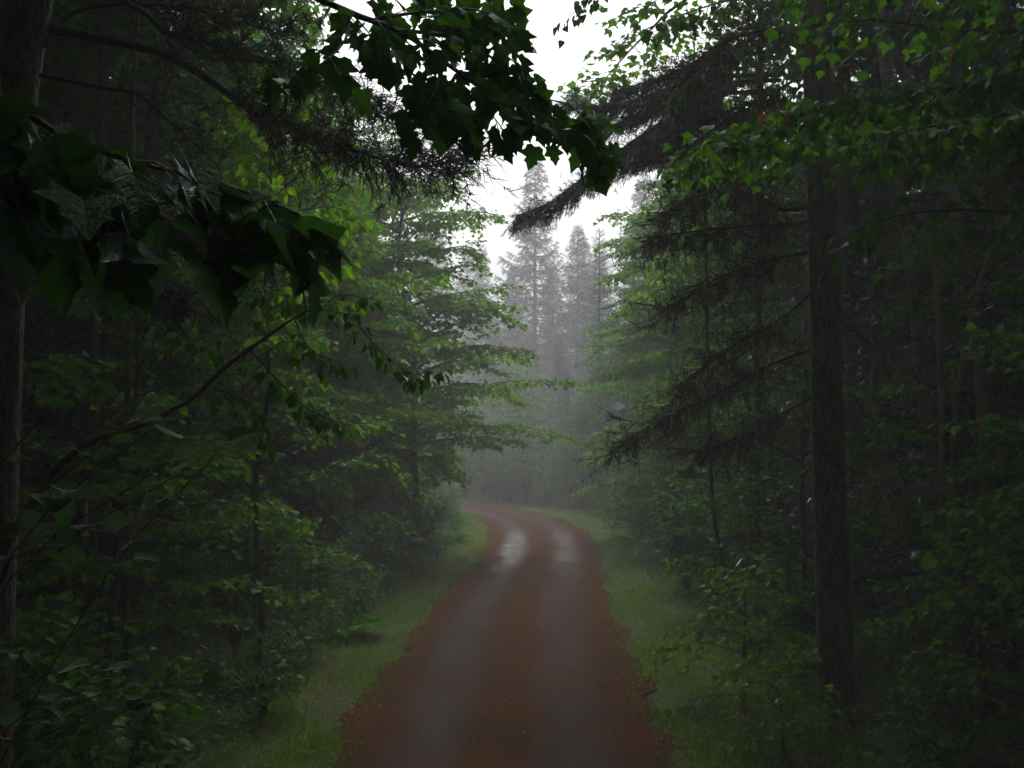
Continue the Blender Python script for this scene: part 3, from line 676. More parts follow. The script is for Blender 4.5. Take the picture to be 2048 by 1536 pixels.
# ------------------------------------------------------------------ overhanging maple branch at the top of the view
rg = np.random.default_rng(101); W = Wood(); L = Leaves()
tb = np.array([-2.75, 2.5, gz(-2.75, 2.5)])
W.add(resample([tb - [0, 0, .1], tb + [0.05, 0, 2.0], tb + [-0.03, 0.05, 4.2], tb + [0.1, 0.1, 6.5]], 14), 0.085, 0.03, 9)
W.add(resample([tb + [-0.03, 0.05, 4.0], P(300, -260, 3.0), P(520, -90, 3.3), P(640, 0, 3.4)], 10), 0.03, 0.013, 6)
kw = dict(size=0.098, lstep=0.085, droop=0.75, scatter=0.015, tdroop=0.3, sides=5, ang=50, spread=0.75)
limb(W, L, PP([(640, 0, 3.4), (740, 42, 3.4), (800, 62, 3.4), (880, 118, 3.45), (960, 175, 3.5), (1060, 225, 3.5), (1150, 262, 3.5), (1215, 300, 3.5)]), 0.013, 0.003, rg, 0.21, 0.07, start=0.05, **kw)
limb(W, L, PP([(740, 42, 3.4), (800, 30, 3.5), (870, 22, 3.6), (960, 20, 3.7), (1030, 60, 3.7)]), 0.008, 0.003, rg, 0.20, 0.075, start=0.1, **kw)
limb(W, L, PP([(800, 62, 3.4), (880, 70, 3.5), (960, 100, 3.6), (1040, 160, 3.65), (1110, 215, 3.6)]), 0.008, 0.003, rg, 0.19, 0.075, start=0.15, **kw)
limb(W, L, PP([(700, 25, 3.4), (690, 80, 3.25), (640, 130, 3.1), (575, 150, 3.0)]), 0.006, 0.002, rg, 0.14, 0.09, start=0.1, **kw)
limb(W, L, PP([(880, 118, 3.45), (875, 170, 3.3), (850, 220, 3.2), (835, 245, 3.2)]), 0.005, 0.002, rg, 0.12, 0.09, start=0.2, **kw)
limb(W, L, PP([(960, 175, 3.5), (975, 215, 3.4), (1010, 265, 3.4)]), 0.004, 0.002, rg, 0.09, 0.1, start=0.3, **kw)
limb(W, L, PP([(700, -10, 3.6), (820, -20, 3.7), (920, -25, 3.8), (1010, -5, 3.9)]), 0.007, 0.003, rg, 0.18, 0.08, start=0.1, **kw)
limb(W, L, PP([(760, 45, 3.4), (800, 120, 3.35), (880, 200, 3.3), (930, 250, 3.3)]), 0.006, 0.002, rg, 0.14, 0.07, start=0.1, **kw)
limb(W, L, PP([(880, 60, 3.5), (950, 60, 3.55), (1010, 110, 3.6), (1050, 140, 3.6)]), 0.006, 0.002, rg, 0.16, 0.065, start=0.1, **kw)
limb(W, L, PP([(1060, 225, 3.5), (1100, 200, 3.6), (1160, 225, 3.6), (1210, 280, 3.6)]), 0.004, 0.002, rg, 0.12, 0.065, start=0.1, **kw)
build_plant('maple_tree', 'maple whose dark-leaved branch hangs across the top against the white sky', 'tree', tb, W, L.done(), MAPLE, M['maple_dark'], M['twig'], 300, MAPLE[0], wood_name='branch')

# large drooping leaves of a striped maple at the left edge
rg = np.random.default_rng(102); W = Wood(); L = Leaves()
tb = np.array([-2.25, 2.3, gz(-2.25, 2.3)])
W.add(resample([tb - [0, 0, .1], tb + [0.03, 0, 1.8], tb + [-0.02, 0.02, 3.3], tb + [0.0, 0.0, 4.4]], 12), 0.03, 0.012, 7)
kw = dict(size=0.175, lstep=0.105, droop=0.42, scatter=0.03, tdroop=0.45, sides=5, ang=36, spread=0.4)
limb(W, L, [tb + [0, 0, 2.9], P(-180, 130, 2.4), P(60, 240, 2.45), P(250, 320, 2.5), P(430, 360, 2.55), P(600, 430, 2.6)], 0.012, 0.004, rg, 0.2, 0.10, start=0.35, **kw)
limb(W, L, [tb + [0, 0, 2.7], P(-180, 260, 2.3), P(20, 330, 2.35), P(180, 385, 2.4), P(330, 440, 2.45)], 0.010, 0.004, rg, 0.18, 0.12, start=0.4, **kw)
build_plant('striped_maple', 'striped maple with very large dark drooping leaves at the left edge', 'tree', tb, W, L.done(), MAPLE, M['big_leaf'], M['twig'], 300, MAPLE[0], wood_name='stem')

# thick maple bough on the right
rg = np.random.default_rng(103); W = Wood(); L = Leaves()
tb = np.array([4.1, 5.4, gz(4.1, 5.4)])
W.add(resample([tb - [0, 0, .1], tb + [-0.06, 0, 2.0], tb + [0.05, 0.05, 4.5], tb + [0.0, 0.1, 8.0]], 14), 0.09, 0.03, 9)
kw = dict(size=0.09, lstep=0.05, droop=0.55, scatter=0.04, tdroop=0.5, sides=5, sub=0.8, spread=0.8)
limb(W, L, [tb + [0, 0, 4.3], P(2120, 130, 5.5), P(1950, 170, 5.6), P(1780, 190, 5.7), P(1600, 225, 5.8), P(1460, 270, 5.9), P(1350, 310, 5.9)], 0.03, 0.004, rg, 0.55, 0.055, start=0.15, **kw)
limb(W, L, [tb + [0, 0, 3.9], P(2110, 220, 5.2), P(1960, 240, 5.2), P(1820, 260, 5.2), P(1700, 300, 5.2)], 0.02, 0.004, rg, 0.5, 0.06, start=0.15, **kw)
limb(W, L, [tb + [0, 0, 4.2], P(2130, 170, 6.0), P(1960, 215, 6.2), P(1800, 235, 6.3), P(1640, 270, 6.4), P(1500, 300, 6.4)], 0.02, 0.004, rg, 0.5, 0.065, start=0.15, **kw)
limb(W, L, [tb + [0, 0, 4.6], P(2080, 60, 5.4), P(1900, 60, 5.6), P(1760, 40, 5.7), P(1620, 50, 5.8)], 0.02, 0.004, rg, 0.4, 0.10, start=0.2, **kw)
limb(W, L, [tb + [0, 0, 5.3], P(2060, -60, 5.4), P(1880, -60, 5.6), P(1700, -50, 5.7), P(1560, -20, 5.8)], 0.02, 0.004, rg, 0.42, 0.09, start=0.2, **kw)
limb(W, L, [tb + [0, 0, 3.2], P(2100, 440, 5.2), P(1960, 420, 5.2), P(1800, 430, 5.3), P(1700, 470, 5.3)], 0.014, 0.004, rg, 0.25, 0.12, start=0.3, **kw)
build_plant('maple_tree', 'maple with a thick leafy bough reaching in front of the spruce on the right', 'tree', tb, W, L.done(), MAPLE[:2] + [ML], M['maple'], M['maple_bark'], 300, ML)

# drooping birch leaves high right of the sky gap
rg = np.random.default_rng(104); W = Wood(); L = Leaves()
tb = np.array([4.2, 9.4, gz(4.2, 9.4)])
W.add(resample([tb - [0, 0, .1], tb + [-0.3, 0, 2.5], tb + [-0.5, 0.05, 5.0], tb + [-0.9, 0.1, 8.5]], 14), 0.075, 0.025, 8)
kw = dict(size=0.085, lstep=0.085, droop=1.0, scatter=0.04, tdroop=0.5, sides=4, sub=0.5, spread=0.6)
for ctrl in ([(1700, 60, 9.2), (1560, 80, 9.0), (1430, 120, 8.8), (1330, 210, 8.6)], [(1680, 0, 9.2), (1520, -10, 9.0), (1390, 20, 8.8), (1290, 60, 8.6)],
             [(1680, -80, 9.2), (1500, -100, 9), (1330, -70, 8.8), (1200, -20, 8.6), (1135, 40, 8.5)],
             [(1700, 130, 9.2), (1590, 160, 9.0), (1480, 230, 8.8), (1400, 300, 8.6)]):
    limb(W, L, PP(ctrl), 0.018, 0.003, rg, 0.42 if ctrl[-1][0] > 1200 else 0.22, 0.13, start=0.12, **kw)
build_plant('birch_tree', 'birch with hanging leaves fringing the right side of the sky gap', 'tree', tb, W, L.done(), OVATE, M['birch'], M['birch_bark'], 300, OVATE[0])

# small-leaved birch sapling leaning out on the left
rg = np.random.default_rng(105); W = Wood(); L = Leaves()
tb = np.array([-2.9, 4.6, gz(-2.9, 4.6)])
W.add(resample([tb - [0, 0, .05], P(-60, 1250, 4.7), P(120, 930, 4.85), P(270, 855, 4.9), P(380, 800, 5.0), P(450, 735, 5.0), P(560, 655, 5.05), P(612, 622, 5.1)], 26), 0.022, 0.007, 6)
kw = dict(size=0.062, lstep=0.06, droop=0.95, scatter=0.012, tdroop=0.4, sides=4, spread=0.6)
for ctrl, tw in (([(612, 622, 5.1), (690, 625, 5.1), (735, 675, 5.1), (800, 735, 5.15), (835, 750, 5.15), (880, 742, 5.15)], 0.12),
             ([(612, 622, 5.1), (603, 560, 5.1), (582, 500, 5.1), (572, 470, 5.1)], 0.10), ([(640, 622, 5.1), (680, 590, 5.2), (750, 600, 5.2)], 0.13),
             ([(590, 640, 5.1), (620, 700, 5.0), (680, 725, 5.0)], 0.14), ([(500, 700, 5.05), (560, 765, 5.0), (620, 820, 5.0), (690, 850, 5.0)], 0.12),
             ([(450, 735, 5.0), (430, 690, 5.1), (360, 670, 5.2)], 0.15), ([(540, 670, 5.05), (520, 610, 5.15), (470, 560, 5.2)], 0.16), ([(590, 640, 5.1), (560, 580, 5.2), (520, 600, 5.3)], 0.14),
             ([(420, 770, 5.0), (500, 810, 4.9), (540, 880, 4.9)], 0.15)):
    limb(W, L, PP(ctrl), 0.005, 0.0018, rg, tw, 0.06, start=0.15, **kw)
build_plant('birch_sapling', 'leaning birch sapling with small separate leaves and a bare curved stem, left of the road', 'tree', tb, W, L.done(), OVATE, M['birch'], M['twig'], 300, OVATE[0], wood_name='stem')

# broad heart-leaved shrubs on the left
def hobble(label, base, tips, seed, size, n_leaf=60):
    rg = np.random.default_rng(seed); W = Wood(); L = Leaves(); base = np.array([base[0], base[1], gz(*base)])
    for t in tips:
        tip = P(*t); mid = (base + tip) / 2 + UP * 0.25 * (tip[2] - base[2]) + rvec(rg, 1, 0.04)[0]
        path = resample([base, mid, tip], 8); W.add(path, 0.005, 0.0025, 5)
        leaves_on(L, path[-4:], rg, size, 0.17, 0.35, scatter=0.02, nup=1.0)
    return build_plant('hobblebush', label, 'shrub', base, W, L.done(), HEART, M['broad_leaf'], M['twig'], n_leaf, HEART[0], wood_name='stem')
hobble('shrub with broad shining leaves below the leaning birch sapling', (-2.5, 3.9), [(300, 860, 3.6), (250, 850, 3.5), (330, 930, 3.6), (400, 920, 3.7), (230, 900, 3.6), (90, 830, 3.4), (440, 900, 3.8)], 111, 0.105)
hobble('low shrub with broad heart leaves at the dark lower left edge', (-2.7, 4.6), [(110, 1340, 4.2), (190, 1350, 4.2), (250, 1370, 4.25), (330, 1390, 4.3), (390, 1370, 4.4), (60, 1330, 4.2), (190, 1420, 4.2)], 112, 0.11)

# ------------------------------------------------------------------ spruces with bare, lichen-hung boughs
def bare_bough(W, N, ctrl, rg, r0, r1, tw, step, s0=0.3, up=0.2, sides=6, nlev=7, thick=0.0048, hang=0.3):
    """a dead bough: main stem, side twigs, many fine twiglets"""
    path = resample(ctrl, 14); W.add(path, r0, r1, sides)
    seg = np.linalg.norm(np.diff(path, axis=0), axis=1); cum = np.concatenate([[0], np.cumsum(seg)]); tot = cum[-1]
    s = s0 * tot
    while s < tot:
        p = np.array([np.interp(s, cum, path[:, i]) for i in range(3)])
        i = min(max(np.searchsorted(cum, s), 1), len(path) - 1); T = nrm(path[i] - path[i - 1])
        d = nrm(T * 0.75 + rvec(rg, 1, 0.6)[0] + UP * (up + rg.normal() * 0.25) - UP * (hang if rg.random() < 0.4 else 0))
        l = tw * rg.uniform(0.35, 1.1)
        t = np.linspace(0, 1, 4)[:, None]; bend = rvec(rg, 1, 0.25 * l)[0]
        tp = p + d * l * t + bend * t * t
        W.add(tp, 0.0045, 0.0015, 3)
        for q in range(nlev):
            u = rg.uniform(0.15, 1.0); b0 = p + d * l * u + bend * u * u
            d2 = nrm(d * 0.7 + rvec(rg, 1, 0.6)[0] - UP * 0.15)
            l2 = rg.uniform(0.25, 0.6) * min(l, 0.3)
            t3 = np.linspace(0, 1, 3)[:, None]; b2 = rvec(rg, 1, 0.25 * l2)[0]
            W.add(b0 + d2 * l2 * t3 + b2 * t3 * t3, thick, 0.0010, 3)
            k = 4; uu = rg.random(k)[:, None]
            N.add(b0 + d2 * l2 * uu, nrm(d2 * 0.5 + rvec(rg, k, 0.6)), rvec(rg, k), rg.uniform(0.025, 0.06, k))
        s += step * rg.uniform(0.5, 1.5)
    return path

def dead_spruce(label, base, trunk, r0, boughs, seed, lich=0, n_green=None):
    rg = np.random.default_rng(seed); base = np.array([base[0], base[1], gz(*base)])
    root = thing('spruce_tree', label, 'tree', base)
    T = Wood(); T.add(resample([base - [0, 0, .2]] + [base + np.array(q) for q in trunk], 22), r0, r0 * 0.45, 14)
    W0 = T.mesh('spruce_trunk', M['spruce_bark'], base); obj('trunk', W0, root)
    for kw in boughs:
        W = Wood(); N = Leaves(); path = bare_bough(W, N, rg=rg, **kw)
        b = obj('bough', W.mesh('spruce_bough', M['twig'], base), root)
        v, f = leaf_arrays(NEEDLE, *N.done()); c = obj('twigs', mesh_np('spruce_twigs', v - base, f, M['dead_needle']), b); c['kind'] = 'stuff'
        if lich:
            k = lich; u = rg.uniform(0.2, 1, k)
            ii = np.linspace(0, 1, len(path)); pos = np.stack([np.interp(u, ii, path[:, j]) for j in range(3)], 1) + rvec(rg, k, 0.12)
            v, f = leaf_arrays((BLADE[0] * [1, 1.1, 0.6], BLADE[1]), pos, nrm(-UP + rvec(rg, k, 0.12)), nrm(rvec(rg, k)), rg.uniform(0.06, 0.24, k))
            q = obj('lichen', mesh_np('beard_lichen', v - base, f, M['lichen']), b); q['kind'] = 'stuff'
    return root

BB = lambda pts, r0, tw, step, s0=0.3, **k: dict(ctrl=PP(pts), r0=r0, r1=0.004, tw=tw, step=step, s0=s0, **k)
dead_spruce('dark spruce at the left edge with long bare bough slanting across the view', (-3.10, 6.0),
    [(0.0, 0, 2.0), (0.05, 0, 4.2), (0.22, 0, 5.6), (0.30, 0, 8.0), (0.3, 0, 13.0)], 0.16,
    [BB([(60, 50, 6.0), (200, 76, 6.2), (330, 108, 6.4), (430, 168, 6.6), (510, 225, 6.8), (640, 275, 7.0), (760, 318, 7.2), (860, 335, 7.3), (940, 310, 7.4)], 0.038, 0.40, 0.0085, 0.40, nlev=11),
     BB([(60, -40, 6.0), (250, 0, 6.2), (340, 70, 6.4), (450, 95, 6.6), (560, 130, 6.8), (700, 200, 7.0), (800, 240, 7.1)], 0.022, 0.38, 0.012, 0.3, nlev=9),
     BB([(80, 150, 6.0), (200, 175, 6.0), (275, 188, 6.0), (335, 240, 6.1), (395, 292, 6.1), (440, 335, 6.2)], 0.014, 0.22, 0.05, 0.3, nlev=4),
     BB([(40, 400, 6.0), (70, 452, 5.9), (150, 492, 5.9), (235, 525, 5.9), (330, 560, 5.9), (370, 620, 5.9)], 0.016, 0.36, 0.014, 0.35, up=-0.35, nlev=9),
     BB([(60, 300, 6.0), (200, 400, 5.9), (330, 440, 5.9), (430, 470, 5.9), (510, 500, 5.9)], 0.014, 0.34, 0.010, 0.35, up=-0.25, nlev=10),
     BB([(90, 90, 6.0), (160, 20, 6.2), (330, 10, 6.4), (470, 40, 6.5), (590, 80, 6.6)], 0.016, 0.32, 0.016, 0.3, nlev=7)], 201)
dead_spruce('big spruce with a thick scaly trunk and lichen-hung dead boughs, right of the road', (2.62, 8.3),
    [(0.03, 0, 0.25), (0.0, 0, 2.2), (-0.02, 0, 4.2), (-0.05, 0, 6.5), (-0.05, 0, 9), (0, 0, 16)], 0.165,
    [BB([(1655, 400, 8.3), (1560, 420, 8.4), (1480, 360, 8.5), (1400, 380, 8.6), (1330, 430, 8.7)], 0.026, 0.42, 0.010, 0.25, up=-0.3, nlev=8),
     BB([(1650, 440, 8.3), (1560, 450, 8.4), (1450, 455, 8.6), (1370, 465, 8.7), (1300, 472, 8.8)], 0.018, 0.36, 0.012, 0.2, up=-0.4, nlev=8),
     BB([(1650, 500, 8.3), (1540, 520, 8.4), (1430, 560, 8.6), (1330, 620, 8.7)], 0.018, 0.4, 0.014, 0.2, up=-0.3, nlev=7),
     BB([(1650, 690, 8.3), (1540, 730, 8.4), (1430, 790, 8.6), (1320, 840, 8.8), (1230, 900, 9.0)], 0.018, 0.34, 0.014, 0.25, up=-0.2, nlev=7),
     BB([(1650, 780, 8.3), (1560, 830, 8.3), (1480, 880, 8.3), (1400, 905, 8.3)], 0.015, 0.3, 0.014, 0.3, up=-0.2, nlev=7),
     BB([(1650, 560, 8.3), (1560, 640, 8.3), (1470, 690, 8.4), (1370, 760, 8.5)], 0.015, 0.34, 0.018, 0.3, up=-0.2, nlev=6),
     BB([(1680, 640, 8.3), (1760, 700, 8.2), (1840, 730, 8.1)], 0.015, 0.3, 0.05, 0.2, up=-0.3, nlev=6),
     BB([(1680, 930, 8.3), (1750, 960, 8.2), (1830, 1010, 8.1)], 0.012, 0.25, 0.05, 0.2, up=-0.3, nlev=6),
     BB([(1650, 250, 8.3), (1560, 200, 8.5), (1440, 230, 8.8), (1330, 300, 9.0)], 0.022, 0.42, 0.011, 0.2, up=-0.3, nlev=8),
     BB([(1650, 100, 8.3), (1540, 60, 8.5), (1420, 100, 8.8), (1350, 180, 9.0)], 0.022, 0.42, 0.012, 0.2, up=-0.3, nlev=8)], 202, lich=160)

# living spruce bough reaching into the sky gap from the right
rg = np.random.default_rng(203); W = Wood(); N = Leaves()
tb = np.array([3.98, 12.5, gz(3.98, 12.5)])
root = thing('spruce_tree', 'spruce whose needled bough droops into the bright gap over the road', 'tree', tb)
T = Wood(); T.add(resample([tb - [0, 0, .2], tb + [0.05, 0, 4], tb + [0, 0, 8], tb + [0, 0, 14]], 16), 0.16, 0.05, 10)
obj('trunk', T.mesh('spruce_trunk', M['spruce_bark'], tb), root)
for ctrl, bl in (([(1560, 180, 12.5), (1440, 190, 12.3), (1330, 240, 12.0), (1200, 330, 11.8), (1110, 400, 11.6), (1035, 432, 11.5)], 0.62),
             ([(1560, 150, 12.5), (1420, 155, 12.5), (1300, 190, 12.4), (1210, 215, 12.3), (1140, 205, 12.3)], 0.5),
             ([(1560, 160, 12.5), (1420, 170, 12.4), (1300, 215, 12.2), (1210, 260, 12.1)], 0.55),
             ([(1560, 100, 12.5), (1420, 120, 12.6), (1320, 155, 12.7), (1230, 185, 12.7)], 0.45),
             ([(1560, 230, 12.5), (1440, 260, 12.4), (1340, 300, 12.2), (1260, 330, 12.1)], 0.45)):
    W = Wood(); N = Leaves()
    spruce_bough(W, N, PP(ctrl), 0.03, rg, bl, 0.0062, 0.06, 0.0042, hang=0.75 if bl > 0.6 else 0.4, start=0.2)
    if bl > 0.6: bare_bough(W, N, PP(ctrl), rg, 0.02, 0.004, 0.16, 0.035, 0.3, up=0.6, nlev=5, thick=0.004)
    if bl < 0.6: bare_bough(W, N, PP(ctrl), rg, 0.02, 0.004, bl * 0.8, 0.022, 0.2, up=0.05, nlev=8, thick=0.003)
    b = obj('bough', W.mesh('spruce_bough', M['twig'], tb), root)
    v, f = leaf_arrays(NEEDLE, *N.done()); q = obj('needles', mesh_np('spruce_needles', v - tb, f, M['needle']), b); q['kind'] = 'stuff'

# thin trunks seen between the leaves
def pole(name, label, pts, r0, r1, mat, group=None):
    c = PP(pts); c[0][2] = gz(c[0][0], c[0][1]) - 0.08; W = Wood(); W.add(resample(c, 16), r0, r1, 8); b = c[0]
    root = thing(name, label, 'tree', b, group); obj('trunk', W.mesh(name + '_trunk', M[mat], b), root); return root
pole('birch_tree', 'pale birch with a leaning upper trunk showing under the thick maple bough', [(1990, 1420, 9.0), (1975, 1000, 9.0), (1955, 700, 9.0), (1915, 450, 9.0), (1890, 310, 9.0), (1780, 90, 9.0), (1740, -60, 9.0)], 0.055, 0.045, 'birch_bark')
pole('birch_tree', 'thin pale birch slanting at the right edge of the view', [(1890, 1420, 9.2), (1900, 1000, 9.2), (1930, 690, 9.2), (1975, 520, 9.2), (2040, 400, 9.2), (2110, 250, 9.2)], 0.03, 0.022, 'birch_bark')
pole('birch_tree', 'slim peeling birch trunk behind the waist-high sapling', [(1890, 1440, 8.8), (1886, 1250, 8.8), (1882, 1100, 8.8), (1885, 850, 8.8), (1870, 500, 8.8)], 0.035, 0.025, 'birch_bark')
pole('young_spruce', 'slim straight grey trunk standing behind the lichen-hung boughs', [(1512, 1290, 12.0), (1514, 1100, 12.0), (1516, 800, 12.0), (1520, 300, 12.0), (1522, -100, 12)], 0.05, 0.035, 'spruce_bark')
pole('young_spruce', 'thin slightly bent dark trunk at the right verge', [(1462, 1262, 12.9), (1450, 1150, 12.9), (1425, 1000, 12.9), (1415, 700, 12.9), (1410, 400, 12.9)], 0.035, 0.02, 'spruce_bark')
pole('maple_tree', 'slender dark trunk behind the striped maple leaves', [(252, 1300, 9.8), (255, 900, 9.8), (256, 600, 9.8), (262, 380, 9.8), (270, 100, 9.8), (290, -100, 9.8)], 0.035, 0.022, 'maple_bark')
pole('maple_tree', 'grey straight trunk in the shade behind the leaning birch sapling', [(185, 1200, 12.5), (188, 900, 12.5), (192, 600, 12.5), (200, 300, 12.5), (205, -100, 12.5)], 0.07, 0.05, 'maple_bark')

# ------------------------------------------------------------------ undergrowth
def shrub_proto(key, seed, H, R, stems, size, tpl, mat):
    rg = np.random.default_rng(seed); W = Wood(); L = Leaves()
    for i in range(stems):
        az = i * 2.4 + rg.normal() * 0.3; h = H * rg.uniform(0.6, 1.1); o = R * rg.uniform(0.3, 1.0)
        e = np.array([math.cos(az) * o, math.sin(az) * o, h])
        limb(W, L, [np.zeros(3), e * [0.35, 0.35, 0.6], e], 0.009, 0.003, rg, 0.32, 0.10, size, 0.075, 0.35, 0.25, sub=0.3, sides=4, nres=6)
    return Proto(key, W, L.done(), tpl, M[mat], M['twig'])
def fern_proto(seed):
    rg = np.random.default_rng(seed); W = Wood(); L = Leaves()
    for i in range(9):
        az = i * 0.7 + rg.normal() * 0.15; l = rg.uniform(0.45, 0.7); h = np.array([math.cos(az), math.sin(az), 0])
        t = np.linspace(0, 1, 8)[:, None]; path = h * l * t * 0.9 + UP * l * (0.95 * t - 0.75 * t ** 2)
        W.add(path, 0.004, 0.001, 3); u = np.linspace(0.12, 1, 22)
        pos = np.stack([np.interp(u, t[:, 0], path[:, j]) for j in range(3)], 1); sd = np.cross(h, UP)
        for sg in (1, -1):
            L.add(pos, nrm(sd * sg + h * 0.35 - UP * 0.15 + rvec(rg, 22, 0.05)), UP + rvec(rg, 22, 0.1), 0.15 * np.sin(math.pi * np.clip(u * 0.85 + 0.12, 0, 1)) + 0.015)
    return Proto('fern', W, L.done(), (SMALL[0] * [1, 0.45, 1], SMALL[1]), M['fern'], M['fern'])
PR['shrub_a'] = shrub_proto('leafy_shrub', 51, 1.0, 0.55, 9, 0.075, ML, 'maple')
PR['shrub_b'] = shrub_proto('dark_shrub', 52, 1.3, 0.6, 10, 0.085, OVATE[0], 'cover')
PR['shrub_c'] = shrub_proto('low_shrub', 53, 0.55, 0.5, 9, 0.065, OVATE[1], 'cover')
PR['fern'] = fern_proto(54)
SH = {'shrub_a': ('maple_shrub', 'knee-high maple shoots in the undergrowth {s} of the road', 'shrub'), 'shrub_b': ('leafy_shrub', 'waist-high oval-leaved shrub in the undergrowth {s} of the road', 'shrub'),
      'shrub_c': ('low_shrub', 'low oval-leaved shrub in the undergrowth {s} of the road', 'shrub'), 'fern': ('fern', 'fern arching in the undergrowth {s} of the road', 'fern')}
rg = np.random.default_rng(60); spots = []
for side in (-1, 1):
    n = 0; tries = 0
    while n < 85 and tries < 4000:
        tries += 1
        y = 5 + 34 * rg.random() ** 1.35; i = int(np.argmin(np.abs(ROADC[:170, 1] - y)))
        edge = 2.05 if side < 0 else 2.55
        x = ROADC[i, 0] + side * (edge + 3.6 * rg.random() ** 1.5)
        if road_dist(np.array([x]), np.array([y]))[0][0] < edge - 0.1: continue
        if side > 0 and abs(x - 2.35) < 0.42 and 6.0 < y < 8.5: continue
        if any((x - a) ** 2 + (y - b) ** 2 < 0.42 ** 2 for a, b in spots): continue
        k = ['shrub_a', 'shrub_b', 'shrub_c', 'shrub_c', 'fern'][rg.integers(5)]
        nm, lb, ct = SH[k]; s = 'left' if side < 0 else 'right'
        PR[k].place(nm, lb.format(s=s) + (', close by the near verge' if y < 8 else ', below the saplings' if y < 13 else ', before the bend' if y < 22 else ', at the bend'), ct, x, y, gz(x, y), rg.uniform(0, 6.28), rg.uniform(0.75, 1.2), 'undergrowth ' + s + ' of the road', 'stem', 'leaves')
        spots.append((x, y)); n += 1

for j, i in enumerate(range(150, 216, 3)):
    q = ROADC[i] + _nor[i] * rg.uniform(2.3, 3.6); k = ['shrub_a', 'shrub_b', 'shrub_b'][j % 3]
    PR[k].place(SH[k][0], ['knee-high maple shoots', 'waist-high oval-leaved shrub', 'waist-high oval-leaved shrub'][j % 3] + ' on the outer verge where the road swings away', 'shrub', q[0], q[1], gz(q[0], q[1]), rg.uniform(0, 6.28), rg.uniform(1.2, 1.9), 'shrubs on the outer verge of the bend', 'stem', 'leaves')
for j, i in enumerate(range(146, 214, 7)):
    q = ROADC[i] + _nor[i] * rg.uniform(3.6, 5.5)
    put(['maple_low', 'spruce_low'][j % 2], ['maple_tree', 'young_spruce'][j % 2], ['fog-grey small maple behind the shrubs of the outer verge', 'fog-grey young spruce behind the shrubs of the outer verge'][j % 2], 'tree', q[0], q[1], rg.uniform(0.9, 1.3), 'small trees behind the outer verge')
# low ground plants that nobody could count
def scatter(n, y0, y1, e0, e1, side, rg, ypow=1.6):
    y = y0 + (y1 - y0) * rg.random(n) ** ypow
    i = np.clip(np.searchsorted(ROADC[:, 1], y), 0, 219)
    d = e0 + (e1 - e0) * rg.random(n)
    p = ROADC[i] + _nor[i] * (side * d)[:, None] + _tan[i] * rg.uniform(-.2, .2, n)[:, None]
    p[:, 2] = ground_z(p[:, 0], p[:, 1])
    return p
rg = np.random.default_rng(61)
for side, e0 in ((-1, 1.95), (1, 2.35)):
    p = scatter(26000, 4.5, 42, e0, e0 + 5.5, side, rg); n = len(p)
    p[:, 2] += rg.random(n) ** 1.5 * 0.38
    az = rg.uniform(0, 6.28, n); d = np.stack([np.cos(az), np.sin(az), rg.normal(size=n) * 0.3 - 0.15], 1)
    v, f = leaf_arrays(SMALL, p, nrm(d), *(lambda dd: (nrm(np.cross(np.cross(nrm(d), UP + rvec(rg, n, 0.3)), nrm(d))), rg.uniform(0.04, 0.095, n)))(0))
    tag(obj('ground_plants', mesh_np('ground_plants', v, f, M['cover'])), 'low green plants carpeting the forest floor ' + ('left' if side < 0 else 'right') + ' of the road', 'ground cover', None, 'stuff')
# verge grass and clover
for side, e0, e1, nn in ((-1, 1.12, 2.25, 42000), (1, 1.12, 2.75, 60000)):
    p = scatter(nn, 5.5, 45, e0, e1, side, rg, 1.9); n = len(p)
    dd, _ = road_dist(p[:, 0], p[:, 1])
    keep = rg.random(n) < np.clip((dd - 1.08) / 0.4, 0.05, 1) * (0.25 + 0.75 * (np.sin(p[:, 0] * 5 + np.sin(p[:, 1] * 2.1)) * np.sin(p[:, 1] * 1.7 + p[:, 0]) > -0.15))
    p = p[keep]; n = len(p)
    d = nrm(rvec(rg, n, 0.55) * [1, 1, 0.3] + UP)
    nn_ = rvec(rg, n); nn_ -= (nn_ * d).sum(1, keepdims=True) * d
    v, f = leaf_arrays(BLADE, p, d, nrm(nn_), rg.uniform(0.04, 0.13, n))
    tag(obj('grass', mesh_np('grass', v, f, M['grass'])), 'short wet grass on the verge ' + ('left' if side < 0 else 'right') + ' of the road', 'grass', None, 'stuff')
    m = nn // 3; p = scatter(m, 5.5, 42, e0, e1, side, rg, 1.9); p[:, 2] += rg.random(m) * 0.06
    az = rg.uniform(0, 6.28, m); d = nrm(np.stack([np.cos(az), np.sin(az), rg.normal(size=m) * 0.25], 1))
    nn_ = UP + rvec(rg, m, 0.3); nn_ -= (nn_ * d).sum(1, keepdims=True) * d
    v, f = leaf_arrays(SMALL, p, d, nrm(nn_), rg.uniform(0.018, 0.045, m))
    tag(obj('clover', mesh_np('clover', v, f, M['grass'])), 'small clover leaves among the verge grass ' + ('left' if side < 0 else 'right') + ' of the road', 'clover', None, 'stuff')
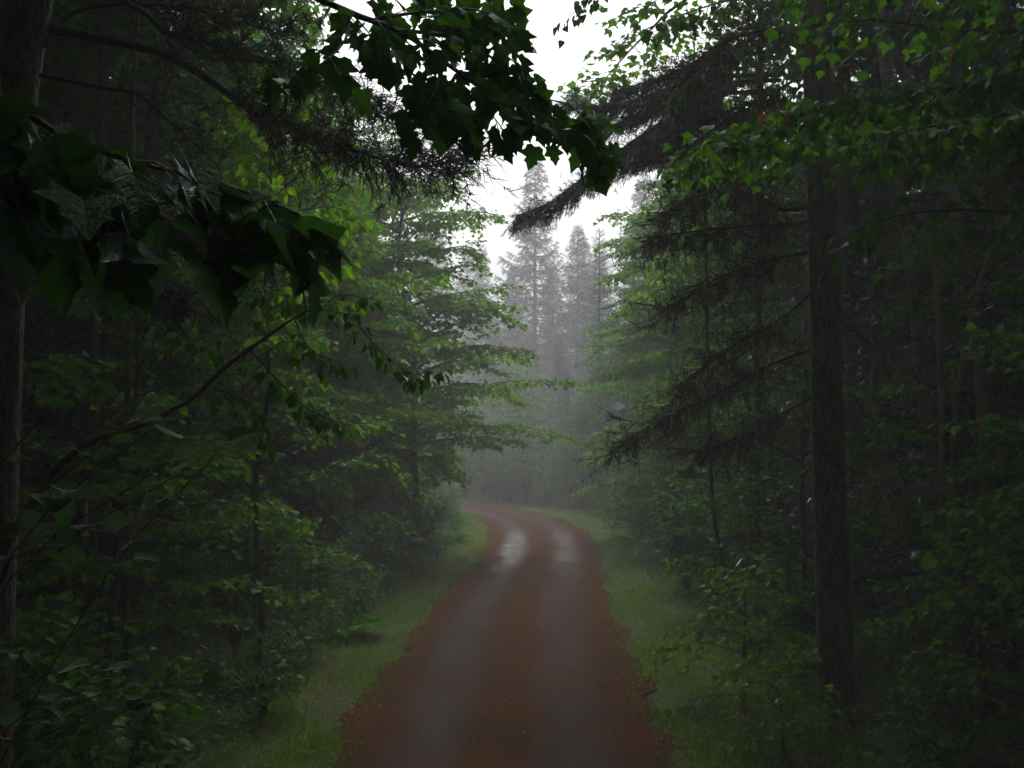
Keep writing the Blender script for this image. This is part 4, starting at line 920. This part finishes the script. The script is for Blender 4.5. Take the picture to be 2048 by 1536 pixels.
# needle and leaf litter lying on the road
n = 12000; y = 5.5 + 32 * rg.random(n) ** 1.7; i = np.clip(np.searchsorted(ROADC[:150, 1], y), 0, 149)
o_ = rg.uniform(-1.45, 1.45, n); keep = rg.random(n) < np.where(np.abs(np.abs(o_) - 0.6) < 0.28, 0.12, 1.0); o_ = o_[keep]; i = i[keep]; n = len(i)
p = ROADC[i] + _nor[i] * o_[:, None] + _tan[i] * rg.uniform(-.2, .2, n)[:, None]; p[:, 2] = 0.047
az = rg.uniform(0, 6.28, n); d = nrm(np.stack([np.cos(az), np.sin(az), rg.normal(size=n) * 0.12], 1)); nn_ = UP + rvec(rg, n, 0.2); nn_ -= (nn_ * d).sum(1, keepdims=True) * d
v, f = leaf_arrays(SMALL, p, d, nrm(nn_), 0.010 + 0.028 * rg.random(n) ** 4)
tag(obj('leaf_litter', mesh_np('leaf_litter', v, f, M['litter'])), 'rusty fallen leaves and needles strewn over the road', 'leaf litter', None, 'stuff')

# ------------------------------------------------------------------ fog
def haze_box(x0, x1, y0, y1, z0, z1, dens):
    m = bpy.data.materials.new("fog"); m.use_nodes = True; n = m.node_tree.nodes; l = m.node_tree.links; n.clear()
    pv = n.new("ShaderNodeVolumePrincipled"); pv.inputs['Color'].default_value = (0.945, 0.935, 0.985, 1)
    pv.inputs['Density'].default_value = dens; pv.inputs['Anisotropy'].default_value = 0.0
    pv.inputs['Density Attribute'].default_value = ""
    o = n.new("ShaderNodeOutputMaterial"); l.new(pv.outputs[0], o.inputs['Volume'])
    try: m.cycles.homogeneous_volume = True
    except Exception: pass
    v = [(x, y, z) for z in (z0, z1) for y in (y0, y1) for x in (x0, x1)]
    q = [(0, 2, 3, 1), (4, 5, 7, 6), (0, 1, 5, 4), (2, 6, 7, 3), (0, 4, 6, 2), (1, 3, 7, 5)]
    me = bpy.data.meshes.new("haze"); me.from_pydata(v, [], q); me.materials.append(m)
    tag(obj("haze", me), 'grey morning fog filling the wood and the road', 'fog', None, 'stuff')
haze_box(-112, 112, -62, 152, -1.6, 21.5, 0.0088)
